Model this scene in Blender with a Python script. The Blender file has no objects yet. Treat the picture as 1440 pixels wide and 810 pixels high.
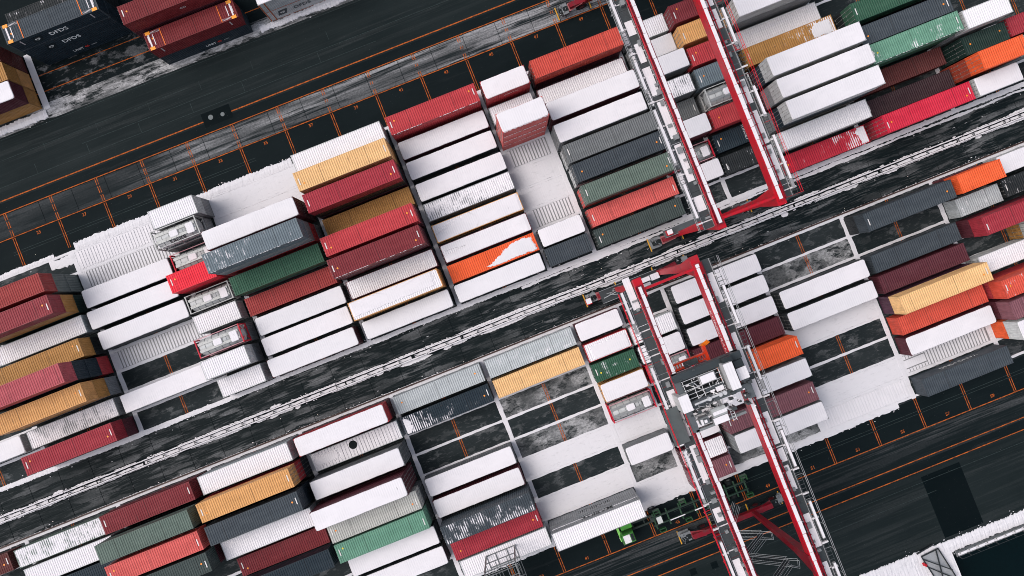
import bpy, math, random
from math import radians, sin, cos, pi
from mathutils import Matrix, Vector
S = bpy.context.scene
C = S.collection
# ------------------------------------------------------------------ camera, sky, sun, exposure
def rot(rx, ry):
    a = math.hypot(rx, ry)
    return Matrix.Rotation(a, 3, Vector((rx/a, ry/a, 0)))
YAW, RX, RY, CAMH = 0.37757, -0.012566, 0.004322, 92.3
Rw = rot(RX, RY) @ Matrix.Rotation(YAW, 3, 'Z')
cam = bpy.data.objects.new('camera', bpy.data.cameras.new('camera'))
cam.data.sensor_width = 36; cam.data.lens = 24; cam.data.clip_end = 5000; cam.data.clip_start = 0.5
cam.matrix_world = Matrix.Translation((0, 0, CAMH)) @ Rw.transposed().to_4x4()
C.objects.link(cam); S.camera = cam
SUN_EL, SUN_AZ = radians(54), radians(290)          # azimuth measured clockwise from +Y
W = bpy.data.worlds.new('World'); S.world = W; W.use_nodes = True
wn = W.node_tree.nodes; wl = W.node_tree.links
bg = wn['Background']
sky = wn.new('ShaderNodeTexSky'); sky.sky_type = 'NISHITA'; sky.sun_disc = False
sky.sun_elevation = SUN_EL; sky.sun_rotation = SUN_AZ; sky.air_density = 1.0; sky.dust_density = 3.0
hs = wn.new('ShaderNodeHueSaturation'); hs.inputs['Saturation'].default_value = 0.5
wl.new(sky.outputs[0], hs.inputs['Color']); wl.new(hs.outputs[0], bg.inputs['Color'])
bg.inputs['Strength'].default_value = 0.13
sd = bpy.data.lights.new('sun', 'SUN'); sd.energy = 1.25; sd.angle = radians(45); sd.color = (1.0, 0.93, 0.90)
so = bpy.data.objects.new('sun', sd); C.objects.link(so)
dirv = Vector((sin(SUN_AZ)*cos(SUN_EL), cos(SUN_AZ)*cos(SUN_EL), sin(SUN_EL)))
so.rotation_euler = dirv.to_track_quat('Z', 'Y').to_euler(); so.location = dirv*200
S.view_settings.view_transform = 'Standard'; S.view_settings.look = 'None'
S.view_settings.exposure = 0.36; S.view_settings.gamma = 1.0
S.render.engine = 'CYCLES'
try:
    S.cycles.max_bounces = 6; S.cycles.diffuse_bounces = 1; S.cycles.glossy_bounces = 2; S.cycles.filter_width = 0.95
except Exception: pass
R = random.Random(7)

# ------------------------------------------------------------------ helpers
def lin(c):
    return tuple(((x/255)/12.92 if x/255 <= .04045 else (((x/255)+.055)/1.055)**2.4) for x in c)
class M:
    """collects boxes, bars and sheets for ONE mesh object"""
    def __init__(s): s.v = []; s.f = []
    def add(s, vs, fs):
        n = len(s.v); s.v += vs; s.f += [tuple(i+n for i in f) for f in fs]
    def box(s, x0, x1, y0, y1, z0, z1):
        s.add([(x0,y0,z0),(x1,y0,z0),(x1,y1,z0),(x0,y1,z0),(x0,y0,z1),(x1,y0,z1),(x1,y1,z1),(x0,y1,z1)],
              [(0,3,2,1),(4,5,6,7),(0,1,5,4),(1,2,6,5),(2,3,7,6),(3,0,4,7)]); return s
    def bar(s, p, q, w, h=None, w2=None, h2=None):
        """bar from p to q, w wide and h deep, tapering to w2, h2"""
        h = h or w; w2 = w2 or w; h2 = h2 or h
        p = Vector(p); q = Vector(q); d = (q-p).normalized()
        up = Vector((0,0,1)) if abs(d.z) < .9 else Vector((0,1,0))
        a = d.cross(up).normalized(); b = a.cross(d).normalized()
        vs = []
        for c, ww, hh in ((p,w,h),(q,w2,h2)):
            for i, j in ((-1,-1),(1,-1),(1,1),(-1,1)): vs.append(tuple(c + a*i*ww/2 + b*j*hh/2))
        s.add(vs, [(3,2,1,0),(4,5,6,7),(0,1,5,4),(1,2,6,5),(2,3,7,6),(3,0,4,7)]); return s
    def tube(s, p, q, r, n=8, r2=None):
        r2 = r if r2 is None else r2
        p = Vector(p); q = Vector(q); d = (q-p).normalized()
        up = Vector((0,0,1)) if abs(d.z) < .9 else Vector((0,1,0))
        a = d.cross(up).normalized(); b = a.cross(d).normalized()
        vs = [tuple(c + (a*cos(2*pi*k/n) + b*sin(2*pi*k/n))*rr) for c, rr in ((p,r),(q,r2)) for k in range(n)]
        s.add(vs, [(k,(k+1)%n,n+(k+1)%n,n+k) for k in range(n)] + [tuple(range(n))[::-1], tuple(range(n,2*n))]); return s
    def poly(s, pts, z0, z1, inset=0.0, zi=None):
        """prism over a convex outline; optional bevelled rim"""
        n = len(pts); cx = sum(p[0] for p in pts)/n; cy = sum(p[1] for p in pts)/n
        ring = [[(x,y,z0) for x,y in pts]]
        if inset:
            ring.append([(x,y,zi) for x,y in pts])
            t = []
            for x,y in pts:
                dx, dy = cx-x, cy-y
                t.append((x+math.copysign(min(inset,abs(dx)),dx), y+math.copysign(min(inset,abs(dy)),dy), z1))
            ring.append(t)
        else: ring.append([(x,y,z1) for x,y in pts])
        vs = [p for r_ in ring for p in r_]; fs = []
        for k in range(len(ring)-1):
            fs += [(k*n+i, k*n+(i+1)%n, (k+1)*n+(i+1)%n, (k+1)*n+i) for i in range(n)]
        fs += [tuple(range((len(ring)-1)*n, len(ring)*n)), tuple(range(n))[::-1]]
        s.add(vs, fs); return s
    def strip(s, x0, x1, y0, y1, z, jit=0.04, step=0.6, zt=None, taper=False):
        """raised sheet along x with wavy long edges"""
        n = max(2, int((x1-x0)/step)); vs = []
        zt = z if zt is None else zt
        for i in range(n+1):
            x = x0+(x1-x0)*i/n; a = R.uniform(-jit, jit); b = R.uniform(-jit, jit)
            if taper: q = (1-min(1,1.6*sin(pi*i/n)+.02))*(y1-y0)/2*.96; a += q; b -= q
            vs += [(x,y0+a,0.0),(x,y0+a+.03*(1-taper),zt),(x,y1+b-.03*(1-taper),zt+R.uniform(-.008,.008)),(x,y1+b,0.0)]
        fs = []
        for i in range(n):
            for k in range(3): fs.append((i*4+k, (i+1)*4+k, (i+1)*4+k+1, i*4+k+1))
        s.add(vs, fs); return s
    def mesh(s, name, smooth=False):
        me = bpy.data.meshes.new(name); me.from_pydata(s.v, [], s.f)
        if smooth:
            for p in me.polygons: p.use_smooth = True
        return me
def link(name, me, mat=None, parent=None, col=None, loc=None, **props):
    o = bpy.data.objects.new(name, me); C.objects.link(o)
    if mat is not None:
        if len(me.materials) == 0: me.materials.append(mat)
        if me.materials[0] is not mat:
            o.material_slots[0].link = 'OBJECT'; o.material_slots[0].material = mat
    if parent is not None: o.parent = parent
    if col is not None: o.color = (*col, 1)
    if loc is not None: o.location = loc
    for k_, v_ in props.items(): o[k_] = v_
    return o
def obj(name, m, mat, parent=None, col=None, loc=None, smooth=False, **props):
    return link(name, m.mesh(name, smooth), mat, parent, col, loc, **props)
def thing(name, label, cat, loc=(0,0,0), rz=0.0, group=None):
    o = bpy.data.objects.new(name, None); C.objects.link(o)
    o.location = loc; o.rotation_euler = (0,0,rz); o['label'] = label; o['category'] = cat
    if group: o['group'] = group
    o.empty_display_size = .5
    return o
def text_mesh(txt, size, name='lettering'):
    cu = bpy.data.curves.new('t', 'FONT'); cu.body = txt; cu.size = size; cu.align_x = 'CENTER'; cu.align_y = 'CENTER'
    cu.resolution_u = 2; cu.offset = size*0.012
    o = bpy.data.objects.new('t', cu); C.objects.link(o)
    dg = bpy.context.evaluated_depsgraph_get(); dg.update()
    me = bpy.data.meshes.new_from_object(o.evaluated_get(dg)); me.name = name
    bpy.data.objects.remove(o); bpy.data.curves.remove(cu)
    me.materials.clear(); return me

# ------------------------------------------------------------------ materials
class N:
    def __init__(s, name, rough=.6, spec=.3, world=False):
        s.m = bpy.data.materials.new(name); s.m.use_nodes = True
        s.t = s.m.node_tree; s.b = s.t.nodes['Principled BSDF']
        s.b.inputs['Roughness'].default_value = rough; s.b.inputs['Specular IOR Level'].default_value = spec
        s.co = s.n('ShaderNodeTexCoord').outputs['Object']
        if world: s.co = s.n('ShaderNodeNewGeometry').outputs['Position']
        s.oi = s.n('ShaderNodeObjectInfo')
    def n(s, t): return s.t.nodes.new(t)
    def l(s, a, b): s.t.links.new(a, b)
    def put(s, node, key, val):
        if hasattr(val, 'links') or hasattr(val, 'is_linked'): s.l(val, node.inputs[key])
        else: node.inputs[key].default_value = val
    def math(s, op, a, b=0.0, c=0.0):
        x = s.n('ShaderNodeMath'); x.operation = op
        for i, v in enumerate((a,b,c)): s.put(x, i, v)
        return x.outputs[0]
    def vec(s, scale=(1,1,1), rnd=True):
        mp = s.n('ShaderNodeMapping'); s.l(s.co, mp.inputs['Vector']); mp.inputs['Scale'].default_value = scale
        if rnd:
            cb = s.n('ShaderNodeCombineXYZ')
            s.l(s.math('MULTIPLY', s.oi.outputs['Random'], 317.0), cb.inputs[0]); s.l(s.math('MULTIPLY', s.oi.outputs['Random'], 91.0), cb.inputs[1])
            s.l(cb.outputs[0], mp.inputs['Location'])
        return mp.outputs[0]
    def noise(s, scale=(1,1,1), detail=4, rough=.55, rnd=True):
        x = s.n('ShaderNodeTexNoise'); x.inputs['Scale'].default_value = 1.0
        x.inputs['Detail'].default_value = detail; x.inputs['Roughness'].default_value = rough
        s.l(s.vec(scale, rnd), x.inputs['Vector']); return x.outputs['Fac']
    def ramp(s, v, a, b, lo=0.0, hi=1.0):
        x = s.n('ShaderNodeMapRange'); x.interpolation_type = 'SMOOTHSTEP'
        s.put(x, 'Value', v); s.put(x, 'From Min', a); s.put(x, 'From Max', b); s.put(x, 'To Min', lo); s.put(x, 'To Max', hi)
        return x.outputs['Result']
    def mix(s, f, a, b, mode='MIX'):
        x = s.n('ShaderNodeMix'); x.data_type = 'RGBA'; x.blend_type = mode
        s.put(x, 0, f)
        for i, v in ((6,a),(7,b)):
            if isinstance(v, tuple): x.inputs[i].default_value = (*v, 1) if len(v) == 3 else v
            else: s.l(v, x.inputs[i])
        return x.outputs[2]
    def xyzw(s):
        x = s.n('ShaderNodeSeparateXYZ'); s.l(s.co, x.inputs[0]); return x.outputs
    def attr(s, name):
        x = s.n('ShaderNodeAttribute'); x.attribute_type = 'OBJECT'; x.attribute_name = name; return x.outputs['Fac']
    def xyz(s):
        x = s.n('ShaderNodeSeparateXYZ'); s.l(s.co, x.inputs[0]); return x.outputs
    def color(s, c): s.l(c, s.b.inputs['Base Color']) if not isinstance(c, tuple) else s.put(s.b, 'Base Color', (*c,1))
    def bump(s, h, strength=.3, dist=.02):
        x = s.n('ShaderNodeBump'); x.inputs['Strength'].default_value = strength; x.inputs['Distance'].default_value = dist
        s.l(h, x.inputs['Height']); s.l(x.outputs[0], s.b.inputs['Normal'])
SNOWC = (.86, .82, .845)
def mk_snow(name, ribs):
    k = N(name, .75, .12)
    c = k.mix(k.noise((.18,.5,1),4,.6), (.70,.675,.70), SNOWC)
    c = k.mix(k.ramp(k.oi.outputs['Random'], .45, 1.0, 0, .55), c, (.71,.70,.725))
    rib = k.n('ShaderNodeTexWave'); rib.bands_direction = 'X'; rib.inputs['Scale'].default_value = 1.08; rib.inputs['Distortion'].default_value = 0.0
    k.l(k.co, rib.inputs['Vector'])
    c = k.mix(k.math('MULTIPLY', k.math('MULTIPLY', rib.outputs['Fac'], k.ramp(k.noise((.3,.6,1),3), .40, .60)), .26 if ribs else 0.0), c, (.50,.50,.52))
    nick = k.math('MULTIPLY', k.ramp(k.noise((6.,.55,1),3,.6), .735, .765), k.ramp(k.noise((.25,.35,1),2), .54, .60))
    c = k.mix(nick, c, (.09,.09,.095))
    if not ribs: c = k.mix(k.math('MULTIPLY', k.ramp(k.noise((.9,2.2,1),7,.75), .52, .68), .34), c, (.40,.40,.41)); c = k.mix(.16, c, (.50,.495,.51))
    k.color(c)
    k.bump(k.math('ADD', k.math('MULTIPLY', k.noise((4.6,.25,.5),2), .6), k.math('MULTIPLY', k.noise((1.3,1.3,1),5), .9)), .45, .06)
    return k.m
def mk_steel():
    """painted corrugated steel: paint colour from the object, fading, grime, rust freckles"""
    k = N('painted_steel', .55, .2)
    c = k.oi.outputs['Color']
    c = k.mix(k.ramp(k.noise((.5,1.4,1.2),4), .3, .75), k.mix(.28, c, (.03,.028,.028)), k.mix(.03, c, (.6,.56,.52)))
    c = k.mix(k.math('MULTIPLY', k.ramp(k.noise((3.,.5,.8),5,.7), .60, .78), .38), c, (.05,.045,.04))
    c = k.mix(k.math('MULTIPLY', k.ramp(k.noise((2.2,2.2,2.2),6,.75), .70, .78), .6), c, (.11,.05,.03))
    k.color(c); k.l(k.ramp(k.noise((1,1,1),3), .3, .7, .4, .62), k.b.inputs['Roughness'])
    return k.m
def mk_roof():
    """roof sheet: paint plus wind-blown snow that fills the valleys first; amount set per object"""
    k = N('roof_paint', .6, .14)
    c = k.oi.outputs['Color']
    z = k.xyz()
    c = k.mix(k.ramp(k.noise((.35,1.1,1),4), .3, .75), k.mix(.16, c, (.05,.045,.045)), k.mix(.03, c, (.6,.56,.52)))
    c = k.mix(k.math('MULTIPLY', k.ramp(k.noise((2.6,.30,.8),6,.72), .57, .72), .45), c, (.045,.040,.038))
    c = k.mix(k.math('MULTIPLY', k.ramp(k.noise((1.3,1.6,1.),7,.8), .62, .67), .6), c, (.06,.034,.028))
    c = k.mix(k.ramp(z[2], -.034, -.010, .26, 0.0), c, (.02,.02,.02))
    seam = k.math('LESS_THAN', k.math('ABSOLUTE', k.math('SUBTRACT', k.math('FRACT', k.math('ADD', k.math('MULTIPLY', z[0], .164), k.oi.outputs['Random'])), .5)), .006)
    c = k.mix(k.math('MULTIPLY', seam, .5), c, (.02,.018,.018))
    amt = k.attr('snow_amount'); bias = k.attr('snow_bias')
    val = k.ramp(z[2], -.030, -.012, .16, 0.0)
    f = k.math('ADD', k.math('ADD', k.math('MULTIPLY', k.noise((.6,.5,1),6,.7), .80), k.math('MULTIPLY', k.noise((3.4,.4,1),3,.6), .26)), val)
    f = k.math('ADD', f, k.math('MULTIPLY', k.math('MULTIPLY', z[0], bias), .055))
    th = k.math('SUBTRACT', .94, k.math('MULTIPLY', amt, .72))
    snow = k.ramp(f, k.math('SUBTRACT', th, .05), k.math('ADD', th, .05))
    spk = k.math('MULTIPLY', k.ramp(k.noise((5,5,1),2,.5), .80, .84), .7)
    snow = k.math('MAXIMUM', snow, spk)
    col = k.mix(snow, c, k.mix(k.noise((.4,.8,1),3), (.72,.70,.72), (.84,.80,.825)))
    k.color(col); k.l(k.ramp(snow, 0, 1, .5, .8), k.b.inputs['Roughness'])
    return k.m
def mk_flat(name, rough=.5, spec=.4, grime=.3, metal=0.0):
    k = N(name, rough, spec)
    c = k.oi.outputs['Color']
    c = k.mix(k.math('MULTIPLY', k.ramp(k.noise((1.2,1.2,1.2),5,.7), .45, .75), grime), c, (.05,.047,.045))
    k.color(c); k.b.inputs['Metallic'].default_value = metal
    return k.m
def mk_asphalt(name, base, alt, frost, amt, fscale=(.06,.9,1), thr=.55, rnd=False, speck=.02, rough=.72, east=None, det=9, rgh=.66):
    k = N(name, rough, .07, True)
    c = k.mix(k.ramp(k.noise((.09,.22,1),5,.6,rnd), .3, .7), base, alt)
    c = k.mix(k.math('MULTIPLY', k.noise((7,7,1),2,.6,rnd), .35), c, tuple(x*.6 for x in base))
    big = k.ramp(k.noise((fscale[0]*.5, fscale[1]*.35, 1),3,.5,rnd), .38, .62)
    st = k.math('ADD', k.math('MULTIPLY', k.ramp(k.noise(fscale,det,rgh,rnd), thr-.03, thr+.03), .7), k.math('MULTIPLY', k.ramp(k.noise((fscale[0]*2.2,fscale[1]*5,1),6,.7,rnd), thr-.02, thr+.05), .45))
    g = k.ramp(k.noise((3.4,3.4,1),6,.8,rnd), .30, .66, .40, 1.0)
    fr = k.math('MULTIPLY', k.math('MULTIPLY', st, g), k.math('MULTIPLY', k.math('ADD', k.math('MULTIPLY', big, .75), .25), amt))
    if east: fr = k.math('MULTIPLY', fr, k.ramp(k.math('ADD', k.xyzw()[0], k.math('MULTIPLY', k.noise((.2,.5,1),3,.5,rnd), 14)), east[0], east[1], .12, 1.0))
    c = k.mix(fr, c, frost)
    c = k.mix(k.math('MULTIPLY', k.ramp(k.noise((9,9,1),1,.5,rnd), .76, .80), speck*10), c, (.5,.48,.49))
    k.color(c); k.bump(k.noise((12,12,1),3,.6,rnd), .25, .01)
    return k.m
def mk_line(name, col):
    k = N(name, .8, .08, True)
    c = k.mix(k.ramp(k.noise((1.8,1.8,1),6,.75,False), .38, .64), col, tuple(x*.28+.012 for x in col))
    k.color(c); return k.m
SNOW = mk_snow('snow', True); SNOWG = mk_snow('trodden_snow', False); STEEL = mk_steel(); ROOF = mk_roof()
FLAT = mk_flat('paint'); GLOSS = mk_flat('crane_paint', .38, .4, .55); METAL = mk_flat('galvanised', .45, .5, .35, .35)
RUBBER = mk_flat('rubber', .85, .2, .2)
INK = N('print', .6, .2); INK.color(INK.oi.outputs['Color']); INK = INK.m
ORANGE = mk_line('lane_paint', lin((192,98,40)))
GREYLINE = mk_line('faded_paint', lin((58,70,70)))
A_ROAD = mk_asphalt('road_asphalt', (.0092,.0150,.0160), (.0138,.0205,.0215), (.05,.056,.057), .42, (.035,1.1,1), .54)
A_BASE = mk_asphalt('wet_asphalt', (.0040,.0085,.0100), (.0070,.0125,.014), (.04,.045,.047), .45, (.06,.8,1), .62)
A_SLOT = mk_asphalt('yard_floor', (.014,.0205,.0225), (.030,.037,.039), (.22,.225,.23), .62, (.45,.8,1), .56, speck=.035)
A_FROST = mk_asphalt('frosted_concrete', (.009,.014,.016), (.020,.026,.028), (.34,.34,.35), 1.0, (.07,1.25,1), .475, east=(-38,-20), det=6, rgh=.56)
A_LANE = mk_asphalt('runway_asphalt', (.0050,.0098,.011), (.0095,.015,.0165), (.11,.112,.117), .75, (.03,.85,1), .54)
A_SLAB = mk_asphalt('slab_concrete', (.0050,.0098,.0112), (.0115,.017,.0185), (.175,.18,.185), .95, (.17,1.15,1), .54, rough=.6, det=5, rgh=.52)
A_VERGE = mk_asphalt('verge', (.009,.014,.015), (.018,.024,.025), (.58,.57,.58), .95, (.22,.7,1), .49)
A_NEW = mk_asphalt('fresh_asphalt', (.0012,.0048,.006), (.0022,.006,.0072), (.01,.014,.015), .2)
A_TYRE = mk_asphalt('tyre_marked_asphalt', (.004,.0085,.010), (.008,.013,.015), (.30,.30,.31), .8, (.25,.35,1), .56)
A_RIME = mk_asphalt('rimed_floor', (.015,.021,.023), (.05,.055,.057), (.42,.42,.425), .9, (.5,.6,1), .47, speck=.05, det=7, rgh=.62)

# ------------------------------------------------------------------ the ground
def sheet(name, x0, x1, y0, y1, z, mat, parent=None, kind=None):
    m = M(); m.add([(x0,y0,z),(x1,y0,z),(x1,y1,z),(x0,y1,z)], [(0,1,2,3)])
    o = obj(name, m, mat, parent)
    if kind: o['kind'] = kind
    return o
P, UL = 6.5648, -46.052                 # slot pitch along the yard, slot mark number 0
UB, PU, LB, PL = 1.192, 2.9026, -6.5145, 2.911   # first row line and row pitch of the two yards
V2, V3, VM = 35.51, 32.085, -37.27      # painted lines beside the runways
K = lambda k: UL + k*P
QV, QU = -54.6, 42.75                   # quay edge
g = M()
g.add([(-1500,QV,0),(1500,QV,0),(1500,1500,0),(-1500,1500,0),(-1500,-1500,0),(QU,-1500,0),(QU,QV,0),(1500,QV,-6),(QU,QV,-6),(QU,-1500,-6)],
      [(0,6,1,2,3),(0,4,5,6),(6,8,7,1),(5,9,8,6)])
ground = obj('ground', g, A_BASE, kind='structure')
wm = N('water', .25, .08); wm.color(wm.mix(wm.noise((.05,.05,1),3), (.001,.006,.0075), (.002,.008,.0095))); wm.bump(wm.noise((.5,.8,1),4,.6,False), .25, .2)
sheet('water', QU-.5, 1500, -1500, QV+.5, -3.2, wm.m, kind='structure')
road = sheet('road', -400, 400, 36.9, 45.2, .004, A_ROAD, kind='structure')
sheet('quay_road', -400, 400, -52.6, -42.4, .004, A_ROAD, kind='structure')
sheet('yard_floor', -200, 200, UB-.4, 27.6, .004, A_SLOT, kind='structure')
sheet('yard_floor', -200, 200, LB-9*PL-.4, LB+.2, .004, A_SLOT, kind='structure')
lower_lane = sheet('runway', -200, 200, -41.2, VM+.1, .004, A_LANE, kind='structure')
sheet('pavement', -400, 400, 45.2, 47.4, .004, A_VERGE, kind='structure')
sheet('pavement', -48.0, -32.0, 47.4, 52.5, .004, A_TYRE, kind='structure')
sheet('fresh_asphalt_patch', 42.7, 48.3, -52.0, -43.2, .008, A_NEW, kind='structure')
sheet('fresh_asphalt_patch', -29.75, -25.7, 36.35, 38.3, .0125, A_NEW, kind='structure')
for x, y in ((12.4,-43.8), (9.4,-43.6)): sheet('fresh_asphalt_patch', x-.45, x+.45, y-.45, y+.45, .009, A_NEW, kind='structure')
for x, y, w in ((-28.6,37.45,'larger'), (-26.95,37.25,'smaller')):
    m = M(); m.tube((0,0,.01),(0,0,.035),.34 if w == 'larger' else .28, 20); m.tube((0,0,.035),(0,0,.042),.25,16)
    o = obj('manhole_cover', m, METAL, col=lin((82,90,92)), loc=(x,y,.004)); o['label'] = w+' grey manhole cover in the dark patch beside the orange lane line'; o['category'] = 'manhole cover'
# slabs of the runways: one object per slab
def slabs(name, x0, x1, n, lanes, z, mat, th=.03):
    rt = sheet(name, x0, x1, lanes[0][0]-.2, lanes[-1][1]+.2, z, A_BASE, kind='structure')
    L = (x1-x0)/n; cache = {}
    for i in range(n):
        for a, b in lanes:
            key = (round(b-a,3))
            if key not in cache:
                m = M(); m.poly([(-L/2+.03,a-(a+b)/2+.015),(L/2-.03,a-(a+b)/2+.015),(L/2-.03,(b-a)/2-.015),(-L/2+.03,(b-a)/2-.015)], 0, th, .012, th-.012)
                cache[key] = m.mesh('slab')
            link('slab', cache[key], mat, rt, loc=(x0+L*(i+.5), (a+b)/2, z+.001+R.uniform(-.003,.003)))
    return rt
slabs('runway', -78, 78, 33, [(V3+.1, V2-.15)], .005, A_FROST)
slabs('runway', -78, 78, 36, [(-2.05,-.95), (-.95,.85)], .005, A_SLAB)
slabs('runway', -78, 78, 36, [(-4.75,-3.4), (-4.75-1.35,-4.75)], .005, A_SLAB)
# painted lines, parts of the ground
def line(x0, x1, y, w, mat=ORANGE, z=.010, name='lane_line'): sheet(name, x0, x1, y-w/2, y+w/2, z, mat, ground)
line(-80, 80, 37.2, .15); line(-80, 80, V2, .12, z=.0405); line(-80, 80, V3, .12, z=.0405)
line(-80, 80, VM, .115); line(-80, 80, -40.85, .12); line(-80, 80, -42.38, .12)
line(-80, 80, -6.42, .10, z=.011)
line(-80, 80, 48.95, .12); line(-80, 80, 51.2, .10)
for y, x0, x1 in ((38.9,-80,-4),(40.5,-46,20),(42.3,-60,-30),(44.9,-80,10),(30.1,-60,-25),(29.75,-60,-25),(-34.75,10,70),(-35.15,10,70),(-43.9,20,70),(-45.6,22,44)):
    line(x0, x1, y, .05, GREYLINE, .013, 'faded_line')
for u in (-53,-45.5,-38,-30.5,-23,-12): sheet('faded_line', u-.03, u+.03, 39.0, 40.3, .013, GREYLINE, ground); sheet('faded_line', u+2.1, u+2.14, 41.4, 42.6, .013, GREYLINE, ground)
def ticks(k, segs, z):
    m = M()
    for a, b in segs:
        for d in (-.14, .14):
            x = K(k)+d; m.add([(x-.048,a,z),(x+.048,a,z),(x+.048,b,z),(x-.048,b,z)], [(0,1,2,3)])
    obj('slot_line', m, ORANGE, ground)
for k in range(-5, 20):
    ticks(k, [(28.0,31.95),(32.2,33.1),(33.35,34.3),(34.5,35.42)] if k < 5 else [(24.5,31.95),(32.2,32.9),(33.6,34.0),(34.6,35.42)], .0405)
    ticks(k, [(VM+.1,-35.2),(-35.05,LB)], .011)
    ticks(k, [(UB-.3, 24.5)], .011)
digits = {}
for k in range(-4, 17):
    n = str(29+2*k)
    me = text_mesh(n, .62, 'bay_number')
    for x, y in ((K(k)+3.4, 31.45), (K(k)+3.45, -36.62)):
        if y < 0 and not 3 < k < 17: continue
        link('bay_number', me, ORANGE, ground, loc=(x, y, .012))

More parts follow.
